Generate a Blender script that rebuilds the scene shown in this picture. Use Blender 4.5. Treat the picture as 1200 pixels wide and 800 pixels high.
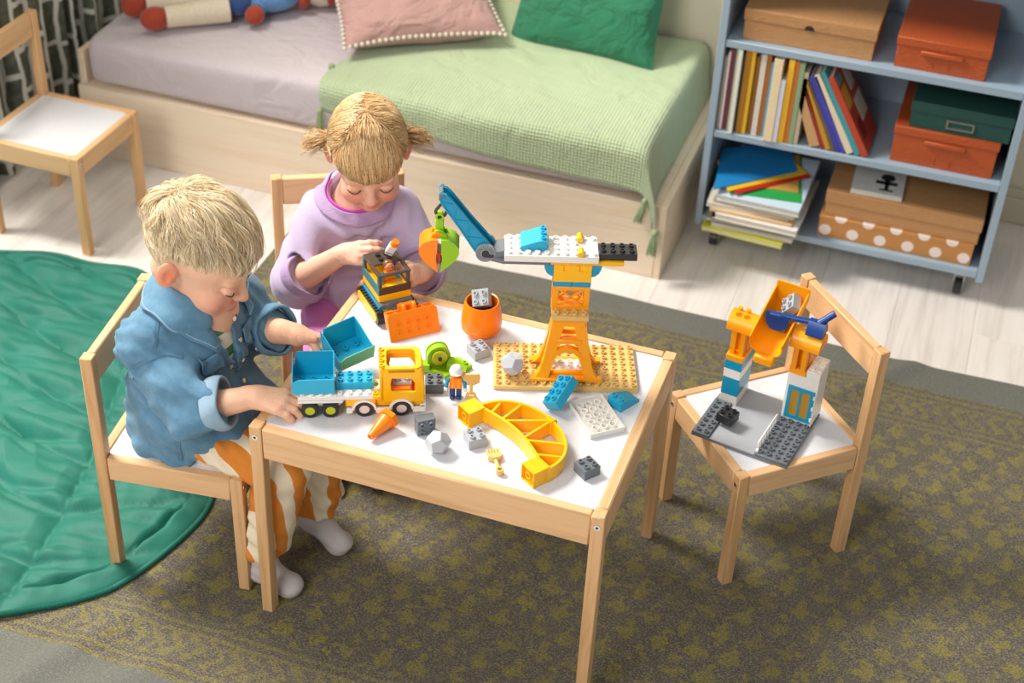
import bpy, bmesh, math, random
import numpy as np
from mathutils import Vector, Matrix
from mathutils.bvhtree import BVHTree

# ------------------------------------------------------------------ scene reset
for o in list(bpy.data.objects):
    bpy.data.objects.remove(o)
scn = bpy.context.scene
COL = scn.collection
random.seed(7)
rng = np.random.default_rng(7)
PI = math.pi

# ------------------------------------------------------------------ camera
cam_d = bpy.data.cameras.new('camera')
cam = bpy.data.objects.new('camera', cam_d)
COL.objects.link(cam)
_r = Vector((0.945, 0.3254, 0.0416)); _f = Vector((-0.2388, 0.7701, -0.5918)).normalized()
_r = (_r - _f * _r.dot(_f)).normalized(); _u = _r.cross(_f)
cam.matrix_world = Matrix(((_r.x, _u.x, -_f.x, 1.0141), (_r.y, _u.y, -_f.y, -1.7884), (_r.z, _u.z, -_f.z, 2.1323), (0, 0, 0, 1)))
cam_d.sensor_width = 36.0
cam_d.lens = 36.0 * 1808.18 / 1200.0
cam_d.clip_start = 0.05
cam_d.dof.use_dof = True
cam_d.dof.focus_distance = 2.68
cam_d.dof.aperture_fstop = 3.6
scn.camera = cam

# ------------------------------------------------------------------ light
scn.view_settings.view_transform = 'Standard'
scn.view_settings.look = 'None'
scn.view_settings.gamma = 1.0
scn.view_settings.use_curve_mapping = False
scn.view_settings.exposure = 0.58

world = bpy.data.worlds.new('world'); scn.world = world
world.use_nodes = True
wn = world.node_tree.nodes; wn.clear()
wb = wn.new('ShaderNodeBackground'); wo = wn.new('ShaderNodeOutputWorld')
wb.inputs[0].default_value = (0.93, 0.96, 1.0, 1); wb.inputs[1].default_value = 0.27
world.node_tree.links.new(wb.outputs[0], wo.inputs[0])

def area(name, loc, target, sx, sy, energy, color):
    d = bpy.data.lights.new(name, 'AREA'); d.shape = 'RECTANGLE'; d.size = sx; d.size_y = sy
    d.energy = energy; d.color = color
    o = bpy.data.objects.new(name, d); COL.objects.link(o); o.location = loc
    o.rotation_euler = (Vector(target) - Vector(loc)).to_track_quat('-Z', 'Y').to_euler()
    return o
# daylight through the big window on the left side of the room
area('window_daylight', (-1.95, .85, 3.15), (0.15, 0.55, 0.3), 1.1, 1.1, 158, (1.0, 0.955, 0.885))
area('front_fill', (-.5, -2.7, 2.7), (0.1, .7, 0.2), 1.6, 1.6, 50, (1.0, 0.97, 0.93))  # added soft fill from behind the camera, no known window there

# ------------------------------------------------------------------ helpers
def lin(h):
    h = h.lstrip('#'); c = [int(h[i:i+2], 16) / 255 for i in (0, 2, 4)]
    return tuple((x / 12.92 if x <= 0.04045 else ((x + 0.055) / 1.055) ** 2.4) for x in c) + (1.0,)

class NT:
    """small helper around a material node tree"""
    def __init__(s, name):
        s.m = bpy.data.materials.new(name); s.m.use_nodes = True
        s.t = s.m.node_tree; s.t.nodes.clear()
        s.out = s.t.nodes.new('ShaderNodeOutputMaterial')
        s.b = s.t.nodes.new('ShaderNodeBsdfPrincipled')
        s.t.links.new(s.b.outputs[0], s.out.inputs[0])
        s._tc = None
    def n(s, ty, **kw):
        nd = s.t.nodes.new('ShaderNode' + ty)
        for k, v in kw.items(): setattr(nd, k, v)
        return nd
    def link(s, a, b): s.t.links.new(a, b)
    def setin(s, sock, v):
        if hasattr(v, 'is_output'): s.link(v, sock)
        else: sock.default_value = v
    def co(s, kind='Object'):
        if s._tc is None: s._tc = s.n('TexCoord')
        return s._tc.outputs[kind]
    def mp(s, scale=(1, 1, 1), rot=(0, 0, 0), kind='Object', vec=None):
        m = s.n('Mapping'); s.link(vec or s.co(kind), m.inputs[0]); m.inputs['Scale'].default_value = scale; m.inputs['Rotation'].default_value = rot
        return m.outputs[0]
    def math(s, op, a, b=0.0, c=0.0):
        m = s.n('Math', operation=op)
        for i, v in enumerate((a, b, c)):
            s.setin(m.inputs[i], v)
        return m.outputs[0]
    def noise(s, vec, scale=5, detail=3, rough=.55, dist=0):
        n = s.n('TexNoise'); s.link(vec, n.inputs['Vector']); n.inputs['Scale'].default_value = scale
        n.inputs['Detail'].default_value = detail; n.inputs['Roughness'].default_value = rough; n.inputs['Distortion'].default_value = dist
        return n.outputs[0]
    def ramp(s, fac, stops):
        r = s.n('ValToRGB'); e = r.color_ramp.elements
        while len(e) > 1: e.remove(e[-1])
        e[0].position = stops[0][0]; e[0].color = stops[0][1]
        for p, c in stops[1:]:
            k = e.new(p); k.color = c
        s.link(fac, r.inputs[0]); return r.outputs[0]
    def mix(s, fac, a, b, blend='MIX'):
        m = s.n('MixRGB', blend_type=blend)
        s.setin(m.inputs[0], fac); s.setin(m.inputs[1], a); s.setin(m.inputs[2], b)
        return m.outputs[0]
    def bump(s, h, strength=.3, dist=.001, pre=None):
        b = s.n('Bump')
        if pre is not None:
            b0 = s.n('Bump'); b0.inputs['Strength'].default_value = 1.0; b0.inputs['Distance'].default_value = pre[1]; s.link(pre[0], b0.inputs['Height']); s.link(b0.outputs[0], b.inputs['Normal']); b.inputs['Strength'].default_value = strength; b.inputs['Distance'].default_value = dist
        s.link(h, b.inputs['Height']); s.link(b.outputs[0], s.b.inputs['Normal'])
    def col(s, v): s.setin(s.b.inputs['Base Color'], v)
    def p(s, **kw):
        for k, v in kw.items(): s.setin(s.b.inputs[k.replace('_', ' ')], v)
        return s

def plastic(name, hx, rough=.28, sss=0.0, trans=0.0):
    t = NT(name); c = lin(hx)
    oi = t.n('ObjectInfo')      # every piece has left its mould a trifle lighter or darker
    k = t.math('ADD', t.math('MULTIPLY', oi.outputs['Random'], .08), .96)
    hs = t.n('HueSaturation'); t.link(k, hs.inputs['Value']); hs.inputs['Color'].default_value = c; t.col(hs.outputs[0]); t.p(Roughness=rough + .04)
    t.b.inputs['Specular IOR Level'].default_value = .45
    if trans: t.b.inputs['Transmission Weight'].default_value = trans
    return t.m

def wood(name, c1, c2, axis='x', rough=.5):
    t = NT(name); a = {'x': (1.2, 16, 16), 'y': (16, 1.2, 16), 'z': (16, 16, 1.2)}[axis]
    oi = t.n('ObjectInfo')
    add = t.n('VectorMath', operation='ADD'); t.link(t.co(), add.inputs[0])
    cb = t.n('CombineXYZ'); t.link(oi.outputs['Random'], cb.inputs[0]); t.link(oi.outputs['Random'], cb.inputs[1]); t.link(oi.outputs['Random'], cb.inputs[2])
    sc = t.n('VectorMath', operation='SCALE'); t.link(cb.outputs[0], sc.inputs[0]); sc.inputs['Scale'].default_value = 7
    t.link(sc.outputs[0], add.inputs[1])
    v1 = t.mp(a, vec=add.outputs[0]); v2 = t.mp(tuple(x * 7 for x in a), vec=add.outputs[0])
    n1 = t.noise(v1, 1.6, 4, .6, 1.2); n2 = t.noise(v2, 1.0, 2)
    f = t.math('ADD', t.math('MULTIPLY', n1, .75), t.math('MULTIPLY', n2, .25))
    t.col(t.ramp(f, [(.30, lin(c2)), (.52, lin(c1)), (.75, lin(c1))]))
    t.p(Roughness=rough); t.bump(n2, .12, .0006)
    return t.m

def fabric(name, hx, hx2=None, scale=900, bump=.35, rough=.9, blotch=.12, sheen=.2, wr=0.0):
    t = NT(name)
    v = t.co()
    w1 = t.noise(t.mp((scale, scale * .25, scale), vec=v), 1, 1); w2 = t.noise(t.mp((scale * .25, scale, scale * .6), vec=v), 1, 1)
    w = t.math('ADD', w1, w2)
    big = t.noise(v, 9, 3)
    c = t.mix(t.math('MULTIPLY', big, blotch * 2), lin(hx), lin(hx2 or hx))
    c = t.mix(t.math('SUBTRACT', 1.35, w), c, lin(hx2 or hx), 'MIX') if hx2 else c
    t.col(c); t.p(Roughness=rough); t.b.inputs['Sheen Weight'].default_value = sheen
    t.bump(w, bump, .0012, (t.noise(t.mp((7, 11, 8), (.3, .2, .5)), 1.3, 3, .5, 1.2), wr) if wr else None)
    return t.m

class MB:
    """collects shapes and links them as ONE mesh object"""
    def __init__(s): s.v = []; s.f = []; s.M = Matrix.Identity(4); s.mi = []; s.cur = 0
    def at(s, loc=(0, 0, 0), rz=0, rx=0, ry=0, m=None):
        s.M = m if m is not None else Matrix.Translation(loc) @ Matrix.Rotation(rz, 4, 'Z') @ Matrix.Rotation(ry, 4, 'Y') @ Matrix.Rotation(rx, 4, 'X'); return s
    def add(s, vs, fs):
        k = len(s.v); M = s.M
        s.v += [tuple(M @ Vector(p)) for p in vs]; s.f += [tuple(i + k for i in f) for f in fs]; s.mi += [s.cur] * len(fs); return s
    def box(s, x0, x1, y0, y1, z0, z1, b=0.0):
        if x0 > x1: x0, x1 = x1, x0
        if y0 > y1: y0, y1 = y1, y0
        if z0 > z1: z0, z1 = z1, z0
        b = min(b, (x1 - x0) * .45, (y1 - y0) * .45, (z1 - z0) * .45)
        if b <= 0:
            return s.add([(x0, y0, z0), (x1, y0, z0), (x1, y1, z0), (x0, y1, z0), (x0, y0, z1), (x1, y0, z1), (x1, y1, z1), (x0, y1, z1)],
                         [(0, 3, 2, 1), (4, 5, 6, 7), (0, 1, 5, 4), (1, 2, 6, 5), (2, 3, 7, 6), (3, 0, 4, 7)])
        vs = []; ids = {}
        X = (x0, x1); Y = (y0, y1); Z = (z0, z1)
        for i in (0, 1):
            for j in (0, 1):
                for k in (0, 1):
                    c = (X[i], Y[j], Z[k]); sg = (1 - 2 * i, 1 - 2 * j, 1 - 2 * k)
                    for a in range(3):   # vertex lying on face normal to axis a
                        q = [c[0] + sg[0] * b, c[1] + sg[1] * b, c[2] + sg[2] * b]; q[a] = c[a]
                        ids[(i, j, k, a)] = len(vs); vs.append(tuple(q))
        fs = []
        I = ids
        for a, (u, w) in ((0, (1, 2)), (1, (0, 2)), (2, (0, 1))):
            for sd in (0, 1):
                quad = []
                for (p, q) in ((0, 0), (1, 0), (1, 1), (0, 1)):
                    e = [0, 0, 0]; e[a] = sd; e[u] = p; e[w] = q; quad.append(I[(e[0], e[1], e[2], a)])
                fs.append(tuple(quad))
        for ax in range(3):   # edges along ax
            u, w = [q for q in range(3) if q != ax]
            for p in (0, 1):
                for q in (0, 1):
                    e0 = [0, 0, 0]; e0[u] = p; e0[w] = q; e1 = list(e0); e1[ax] = 1
                    fs.append((I[(*e0, u)], I[(*e1, u)], I[(*e1, w)], I[(*e0, w)]))
        for i in (0, 1):
            for j in (0, 1):
                for k in (0, 1):
                    fs.append((I[(i, j, k, 0)], I[(i, j, k, 1)], I[(i, j, k, 2)]))
        return s.add(vs, fs)
    def cyl(s, p0, p1, r0, r1=None, n=16, cap=True):
        r1 = r0 if r1 is None else r1
        p0 = Vector(p0); p1 = Vector(p1); d = (p1 - p0).normalized()
        a = d.orthogonal().normalized(); b = d.cross(a)
        vs = []
        for p, r in ((p0, r0), (p1, r1)):
            for i in range(n):
                t = 2 * PI * i / n; vs.append(tuple(p + a * (r * math.cos(t)) + b * (r * math.sin(t))))
        fs = [(i, (i + 1) % n, n + (i + 1) % n, n + i) for i in range(n)]
        if cap: fs += [tuple(range(n))[::-1], tuple(range(n, 2 * n))]
        return s.add(vs, fs)
    def ring(s, p0, p1, ro, ri, n=20):
        p0 = Vector(p0); p1 = Vector(p1); d = (p1 - p0).normalized()
        a = d.orthogonal().normalized(); b = d.cross(a); vs = []
        for p, r in ((p0, ro), (p1, ro), (p1, ri), (p0, ri)):
            for i in range(n):
                t = 2 * PI * i / n; vs.append(tuple(p + a * (r * math.cos(t)) + b * (r * math.sin(t))))
        fs = []
        for k in range(4):
            k2 = (k + 1) % 4
            fs += [(k * n + i, k * n + (i + 1) % n, k2 * n + (i + 1) % n, k2 * n + i) for i in range(n)]
        return s.add(vs, fs)
    def lathe(s, prof, n=24, o=(0, 0, 0), closed=False):
        vs = [(o[0] + r * math.cos(2 * PI * i / n), o[1] + r * math.sin(2 * PI * i / n), o[2] + z) for r, z in prof for i in range(n)]
        m = len(prof); fs = []
        for k in range(m if closed else m - 1):
            k2 = (k + 1) % m
            fs += [(k * n + i, k * n + (i + 1) % n, k2 * n + (i + 1) % n, k2 * n + i) for i in range(n)]
        if not closed:
            if prof[0][0] > 1e-5: fs.append(tuple(range(n))[::-1])
            if prof[-1][0] > 1e-5: fs.append(tuple(range((m - 1) * n, m * n)))
        return s.add(vs, fs)
    def prism(s, poly, a, b, axis='z'):
        """poly in the plane normal to axis; extruded from a to b"""
        n = len(poly)
        def pt(p, h):
            return {'z': (p[0], p[1], h), 'y': (p[0], h, p[1]), 'x': (h, p[0], p[1])}[axis]
        vs = [pt(p, a) for p in poly] + [pt(p, b) for p in poly]
        fs = [tuple(range(n))[::-1], tuple(range(n, 2 * n))] + [(i, (i + 1) % n, n + (i + 1) % n, n + i) for i in range(n)]
        return s.add(vs, fs)
    def holed(s, outer, inner, a, b, axis='z'):
        """outer and inner polygons with the same number of points, extruded: a frame with a hole"""
        n = len(outer)
        def pt(p, h):
            return {'z': (p[0], p[1], h), 'y': (p[0], h, p[1]), 'x': (h, p[0], p[1])}[axis]
        vs = [pt(p, h) for h in (a, b) for P in (outer, inner) for p in P]
        fs = []
        for i in range(n):
            j = (i + 1) % n
            fs += [(i, j, n + j, n + i), (2 * n + i, 2 * n + j, 3 * n + j, 3 * n + i), (i, j, 2 * n + j, 2 * n + i), (n + i, n + j, 3 * n + j, 3 * n + i)]
        return s.add(vs, fs)
    def tube(s, path, r, n=8, closed=False, cap=True):
        P = [Vector(p) for p in path]; m = len(P); vs = []; ref = None
        for i, p in enumerate(P):
            if closed: d = P[(i + 1) % m] - P[i - 1]
            else: d = P[min(i + 1, m - 1)] - P[max(i - 1, 0)]
            d = d.normalized() if d.length > 1e-9 else Vector((0, 0, 1))
            if ref is None: ref = d.orthogonal().normalized()
            a = (ref - d * ref.dot(d))
            a = a.normalized() if a.length > 1e-6 else d.orthogonal().normalized()
            ref = a; b = d.cross(a); rr = r[i] if hasattr(r, '__len__') else r
            for k in range(n):
                t = 2 * PI * k / n; vs.append(tuple(p + a * (rr * math.cos(t)) + b * (rr * math.sin(t))))
        fs = []
        for i in range(m if closed else m - 1):
            j = (i + 1) % m
            fs += [(i * n + k, i * n + (k + 1) % n, j * n + (k + 1) % n, j * n + k) for k in range(n)]
        if not closed and cap: fs += [tuple(range(n))[::-1], tuple(range((m - 1) * n, m * n))]
        return s.add(vs, fs)
    def ell(s, c, r, nu=16, nv=10):
        r = (r, r, r) if not hasattr(r, '__len__') else r
        vs = [(c[0], c[1], c[2] - r[2])]
        for j in range(1, nv):
            ph = -PI / 2 + PI * j / nv
            for i in range(nu):
                t = 2 * PI * i / nu; vs.append((c[0] + r[0] * math.cos(ph) * math.cos(t), c[1] + r[1] * math.cos(ph) * math.sin(t), c[2] + r[2] * math.sin(ph)))
        vs.append((c[0], c[1], c[2] + r[2])); L = len(vs) - 1
        fs = [(0, 1 + (i + 1) % nu, 1 + i) for i in range(nu)]
        for j in range(nv - 2):
            fs += [(1 + j * nu + i, 1 + j * nu + (i + 1) % nu, 1 + (j + 1) * nu + (i + 1) % nu, 1 + (j + 1) * nu + i) for i in range(nu)]
        k = 1 + (nv - 2) * nu
        fs += [(k + i, k + (i + 1) % nu, L) for i in range(nu)]
        return s.add(vs, fs)
    def grid(s, fn, nu, nv, closed_u=False):
        vs = [fn(i / (nu if closed_u else nu - 1), j / (nv - 1)) for j in range(nv) for i in range(nu)]
        fs = []
        for j in range(nv - 1):
            for i in range(nu if closed_u else nu - 1):
                i2 = (i + 1) % nu
                fs.append((j * nu + i, j * nu + i2, (j + 1) * nu + i2, (j + 1) * nu + i))
        return s.add(vs, fs)
    def stud(s, x, y, z, P=.016, hollow=True):
        r = .0047; h = .0044; n = 12
        if not hollow: return s.cyl((x, y, z - .0002), (x, y, z + h), r, r, n)
        return s.lathe([(r, -.0002), (r, h), (r * .62, h), (r * .55, h * .25), (0, h * .25)], n, (x, y, z))
    def build(s, name, mat, parent=None, smooth=40, fix=True):
        me = bpy.data.meshes.new(name)
        me.from_pydata(s.v, [], s.f)
        mats = mat if isinstance(mat, (list, tuple)) else [mat]
        for m in mats: me.materials.append(m)
        if len(mats) > 1: me.polygons.foreach_set('material_index', s.mi)
        if fix:
            bm = bmesh.new(); bm.from_mesh(me); bmesh.ops.recalc_face_normals(bm, faces=bm.faces); bm.to_mesh(me); bm.free()
        me.update()
        if smooth:
            me.shade_smooth(); me.set_sharp_from_angle(angle=math.radians(smooth))
        return link(name, me, parent)

def link(name, me, parent=None):
    o = bpy.data.objects.new(name, me); COL.objects.link(o)
    if parent is not None: o.parent = parent
    return o
def tag(o, label=None, cat=None, group=None, kind=None):
    if label: o['label'] = label
    if cat: o['category'] = cat
    if group: o['group'] = group
    if kind: o['kind'] = kind
    return o
def thing(name, label, cat, loc=(0, 0, 0), rz=0, group=None, rot=None):
    o = bpy.data.objects.new(name, None); COL.objects.link(o); o.empty_display_size = .05
    o.location = loc; o.rotation_euler = rot if rot else (0, 0, rz)
    return tag(o, label, cat, group)
def part(name, mat, parent, fn, smooth=40, label=None):
    m = MB(); fn(m); o = m.build(name, mat, parent, smooth)
    if label: o['label'] = label
    return o
def copy_tree(o, parent=None):
    c = o.copy(); COL.objects.link(c); c.parent = parent
    for ch in list(o.children): copy_tree(ch, c)
    return c
def catmull(pts, n=8, closed=False):
    P = [Vector(p) for p in pts]; m = len(P); out = []
    for i in range(m if closed else m - 1):
        p0 = P[(i - 1) % m] if (closed or i > 0) else P[0] * 2 - P[1]
        p1 = P[i]; p2 = P[(i + 1) % m]
        p3 = P[(i + 2) % m] if (closed or i + 2 < m) else P[-1] * 2 - P[-2]
        for k in range(n):
            t = k / n
            out.append(.5 * ((2 * p1) + (p2 - p0) * t + (2 * p0 - 5 * p1 + 4 * p2 - p3) * t * t + (3 * p1 - p0 - 3 * p2 + p3) * t ** 3))
    if not closed: out.append(P[-1])
    return out
def sn(x, y, z=0, s=1.0):
    """cheap smooth noise -1..1"""
    x *= s; y *= s; z *= s
    return (math.sin(x * 1.7 + 1.3 * math.sin(y * 1.1 + .7)) + math.sin(y * 2.1 + 1.7 * math.sin(x * .9 + z * 1.3)) + math.sin((x + y) * 1.3 + z * 1.9 + 2.1)) / 3
# ------------------------------------------------------------------ materials
PX, PXY = ('#E0B484', '#C89A66'), ('#DBAE7C', '#BE8E58')
M_WX = wood('pine_x', *PX, 'x'); M_WY = wood('pine_y', *PX, 'y'); M_WZ = wood('pine_z', *PXY, 'z')
M_PLYX = wood('plywood_x', '#F0DDC4', '#E8CFB0', 'x', .55); M_PLYY = wood('plywood_y', '#EFDBC0', '#E6CBA8', 'y', .55)
def lam():
    t = NT('white_laminate'); t.col(lin('#DCDCDF')); t.p(Roughness=.28); return t.m
M_LAM = lam()
M_METAL = NT('zinc_metal').p(Metallic=1.0, Roughness=.3, Base_Color=lin('#D8DADC')).m
M_HOLE = NT('hole_shade').p(Roughness=.6, Base_Color=lin('#202226')).m  # near-black colour stands for the shade inside bolt sockets and lid notch
Y_ = plastic('toy_yellow', '#FFBC06'); YO = plastic('toy_warm_yellow', '#FFA305'); OR = plastic('toy_orange', '#FF860A')
TQ = plastic('toy_turquoise', '#0496BD'); TQ2 = plastic('toy_azure', '#1FAAD0'); WH = plastic('toy_white', '#EFEBE4'); TAN = plastic('toy_tan', '#E0B970')
LG = plastic('toy_light_grey', '#A9ADB2'); DG = plastic('toy_dark_grey', '#6C7278'); BK = plastic('toy_black', '#2A2A2C'); LIME = plastic('toy_lime', '#93C40F')
LIMED = plastic('toy_lime_hub', '#C6CC1A'); DB = plastic('toy_dark_blue', '#123F86'); OLV = plastic('toy_brown_grey', '#4C4137'); CABLIT = plastic('toy_cab_lit', '#4A7A80')
PINKW = plastic('toy_wheel_pale', '#E8D9CF'); SKINP = plastic('toy_skin', '#D98E63'); AM = plastic('toy_amber_pane', '#B98A2E', .2); ROCKM = plastic('toy_rock_grey', '#B9BDC4', .35)
GRN = plastic('toy_pale_green', '#62B08B'); REDP = plastic('toy_red', '#E0311C'); BRN = plastic('toy_brown', '#7A4A2B'); NAVY = plastic('toy_navy', '#1F3E73')

def floor_mat():
    t = NT('pale_oak_plank'); oi = t.n('ObjectInfo')
    add = t.n('VectorMath', operation='ADD'); t.link(t.co(), add.inputs[0])
    sc = t.n('VectorMath', operation='SCALE'); cb = t.n('CombineXYZ')
    for i in range(3): t.link(oi.outputs['Random'], cb.inputs[i])
    t.link(cb.outputs[0], sc.inputs[0]); sc.inputs['Scale'].default_value = 23; t.link(sc.outputs[0], add.inputs[1])
    n1 = t.noise(t.mp((9, .9, 9), vec=add.outputs[0]), 1.5, 5, .62, 1.6); n2 = t.noise(t.mp((90, 3, 90), vec=add.outputs[0]), 1, 3)
    f = t.math('ADD', t.math('MULTIPLY', n1, .7), t.math('MULTIPLY', n2, .3))
    c = t.ramp(f, [(.3, lin('#CFC5BB')), (.5, lin('#E6DED6')), (.7, lin('#EDE6DF'))])
    c = t.mix(t.math('MULTIPLY', oi.outputs['Random'], .10), c, lin('#D6CCC2'))
    t.col(c); t.p(Roughness=.42); t.bump(n2, .08, .0005); return t.m
M_FLOOR = floor_mat()
M_GAP = NT('plank_gap').p(Base_Color=lin('#C4BAB0'), Roughness=.8).m
def wall_mat(name, hx):
    t = NT(name); n = t.noise(t.mp(), 160, 3); t.col(lin(hx)); t.p(Roughness=.85); t.bump(n, .12, .001); return t.m
M_WALL = wall_mat('cream_wall_paint', '#E6DBBE'); M_WALLL = wall_mat('pale_wall_paint', '#DAD3C4'); M_BASEB = wall_mat('cream_skirting_paint', '#D3C7AC')

def rug_mat():
    t = NT('woven_rug'); sep = t.n('SeparateXYZ'); t.link(t.co(), sep.inputs[0]); x, y = sep.outputs[0], sep.outputs[1]
    wx = t.math('MULTIPLY', t.math('SUBTRACT', t.noise(t.mp(), 55, 3), .5), .050); wy = t.math('MULTIPLY', t.math('SUBTRACT', t.noise(t.mp((1, 1, 1), (0, 0, 1)), 58, 3), .5), .044)
    xx = t.math('ADD', x, wx); yy = t.math('ADD', y, wy)
    def motif(px, py, ox, oy, rx, ry):
        row = t.math('FLOOR', t.math('DIVIDE', t.math('ADD', yy, oy), py))
        sh = t.math('MULTIPLY', t.math('MODULO', t.math('ABSOLUTE', row), 2.0), px * .5)
        u = t.math('SUBTRACT', t.math('FRACT', t.math('DIVIDE', t.math('ADD', t.math('ADD', xx, sh), ox), px)), .5)
        v = t.math('SUBTRACT', t.math('FRACT', t.math('DIVIDE', t.math('ADD', yy, oy), py)), .5)
        au = t.math('ABSOLUTE', t.math('MULTIPLY', u, px / rx)); av = t.math('ABSOLUTE', t.math('MULTIPLY', v, py / ry))
        # cross / leaf shaped blot: product-like distance
        d = t.math('ADD', t.math('POWER', au, .75), t.math('POWER', av, .75))
        return t.math('MINIMUM', t.math('MAXIMUM', t.math('MULTIPLY', t.math('SUBTRACT', 1.12, d), 4.0), 0.0), 1.0)
    field = motif(.066, .056, .01, .0, .030, .026)
    field2 = t.math('MULTIPLY', motif(.066, .056, .040, .028, .015, .012), 1.0)
    field = t.math('MAXIMUM', field, field2); field = t.math('MULTIPLY', field, t.math('MINIMUM', t.math('MAXIMUM', t.math('MULTIPLY', t.math('SUBTRACT', t.noise(t.mp((1, 1, 1), (0, 0, .4)), 22, 2), .30), 5.0), .15), 1.0))
    spk0 = t.noise(t.mp(), 180, 3)
    field = t.math('MULTIPLY', field, t.math('MULTIPLY', t.math('SUBTRACT', spk0, .18), 2.9))
    ya = t.math('ABSOLUTE', t.math('SUBTRACT', y, .475))        # distance from the rug's middle
    inner = t.math('LESS_THAN', ya, .535); outer = t.math('LESS_THAN', ya, .685)
    band = t.math('SUBTRACT', outer, inner)
    lines = t.math('GREATER_THAN', t.math('SINE', t.math('MULTIPLY', t.math('ADD', y, t.math('MULTIPLY', wy, .35)), 2 * PI / .021)), .25)
    zig = t.math('GREATER_THAN', t.math('SINE', t.math('ADD', t.math('MULTIPLY', xx, 2 * PI / .04), t.math('MULTIPLY', t.math('SINE', t.math('MULTIPLY', yy, 2 * PI / .06)), 2.0))), .2)
    mid = t.math('LESS_THAN', t.math('ABSOLUTE', t.math('SUBTRACT', ya, .61)), .032)
    bandp = t.math('MULTIPLY', t.math('ADD', t.math('MULTIPLY', lines, t.math('SUBTRACT', 1.0, mid)), t.math('MULTIPLY', zig, mid)), t.math('MULTIPLY', spk0, 1.25))
    mask = t.math('MINIMUM', t.math('ADD', t.math('MULTIPLY', field, inner), t.math('MULTIPLY', bandp, band)), 1.0)
    wv = t.noise(t.mp((230, 420, 300)), 1, 2, .9); st = t.noise(t.mp((60, 6, 60)), 1.5, 3); big = t.noise(t.mp(), 3.2, 3)
    base = t.ramp(wv, [(.36, lin('#201B15')), (.5, lin('#524A3C')), (.66, lin('#9C9384'))])
    base = t.mix(t.math('MULTIPLY', st, .6), base, lin('#5F5747')); base = t.mix(t.math('MULTIPLY', t.math('GREATER_THAN', ya, .685), .55), base, lin('#6C726C'))
    oliv = t.ramp(wv, [(.3, lin('#6A6018')), (.7, lin('#A59A34'))])
    c = t.mix(t.math('MULTIPLY', mask, t.math('ADD', t.math('MULTIPLY', wv, .7), .27)), base, oliv)
    c = t.mix(t.math('MULTIPLY', big, .25), c, lin('#5E5342'))
    t.col(c); t.p(Roughness=.85); t.b.inputs['Sheen Weight'].default_value = .12; t.bump(t.math('ADD', wv, st), .5, .0018); return t.m
M_RUG = rug_mat()
def quilt_mat():
    t = NT('teal_cotton'); v = t.co(); big = t.noise(v, 9, 3); fine = t.noise(t.mp((500, 500, 500)), 1, 1)
    cr = t.noise(t.mp((9, 26, 9), (0, 0, .3)), 1.6, 3, .5, .8); cr2 = t.noise(t.mp((40, 22, 30), (0, 0, -.5)), 1.2, 3, .5, .6)
    t.col(t.mix(big, lin('#057462'), lin('#035A49'))); t.p(Roughness=.66); t.b.inputs['Sheen Weight'].default_value = .04
    t.bump(t.math('ADD', t.math('ADD', cr, t.math('MULTIPLY', cr2, .45)), t.math('MULTIPLY', fine, .012)), .8, .014); return t.m
M_QUILT = quilt_mat()
M_MATT = fabric('mauve_linen', '#CFC4C7', '#C2B6BA', 500, .3, .9, .3, wr=.012)
def blanket_mat():
    t = NT('sage_waffle'); v = t.co('UV'); sep = t.n('SeparateXYZ'); t.link(v, sep.inputs[0]); u, w = sep.outputs[0], sep.outputs[1]
    P2 = 2 * PI / .0085
    a = t.math('SINE', t.math('MULTIPLY', u, P2)); b = t.math('SINE', t.math('MULTIPLY', w, P2))
    near = t.math('SMOOTH_MIN', t.math('MAXIMUM', t.math('SUBTRACT', 1.0, t.math('DIVIDE', w, .26)), 0.0), 1.0, .1)
    vert = t.math('MULTIPLY', t.math('MULTIPLY', a, .5), t.math('MINIMUM', t.math('MAXIMUM', t.math('SUBTRACT', 1.4, t.math('DIVIDE', w, .32)), 0.12), 1.0))
    wf = t.math('ADD', vert, t.math('MULTIPLY', t.math('MULTIPLY', b, .5), t.math('MINIMUM', t.math('MULTIPLY', near, 2.2), 1.0)))
    n = t.noise(t.mp((1, 1, 1)), 500, 2)
    c = t.mix(t.math('ADD', t.math('MULTIPLY', wf, .35), .5), lin('#A3B58A'), lin('#BFCDA6'))
    t.col(c); t.p(Roughness=.92); t.b.inputs['Sheen Weight'].default_value = .3; t.bump(t.math('ADD', wf, t.math('MULTIPLY', n, .5)), .7, .003, (t.noise(t.mp((7, 9, 8)), 1.2, 3, .5, 1.0), .014)); return t.m
M_BLK = blanket_mat(); M_TASS = fabric('sage_yarn', '#A3B588', '#7F9468', 400, .6)
M_PINK = fabric('dusty_pink_linen', '#C29A92', '#B28980', 500, .3, .9, .2, wr=.022); M_PGRN = fabric('deep_green_linen', '#2B7D5A', '#216B49', 500, .3, .9, .25, wr=.026)
M_POM = fabric('cream_pompom', '#EEE4D6', '#DDD0BE', 900, .6)
M_KNITR = fabric('rust_knit', '#B0442A', '#8F3018', 260, 1.0); M_KNITC = fabric('cream_plush', '#E4D6BF', '#CDBB9F', 260, 1.0); M_KNITB = fabric('blue_knit', '#6E9CC9', '#4C77AC', 300, .8); M_KNITN = fabric('navy_knit', '#2F4E86', '#243F70', 300, .8)
M_SHELF = NT('blue_grey_paint').p(Base_Color=lin('#98AAB8'), Roughness=.45).m
M_KRAFT = fabric('kraft_card', '#C08F5E', '#AE7D4D', 300, .08, .7, .2, 0); M_RUST = fabric('rust_card', '#BA5424', '#A84A1C', 300, .08, .55, .2, 0)
M_DGRN = fabric('dark_green_card', '#1D4F47', '#17443C', 700, .4, .7, .2, 0)
M_PAPER = fabric('paper_edge', '#E6DFD0', '#CFC6B4', 300, .1, .8, .2, 0)
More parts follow.
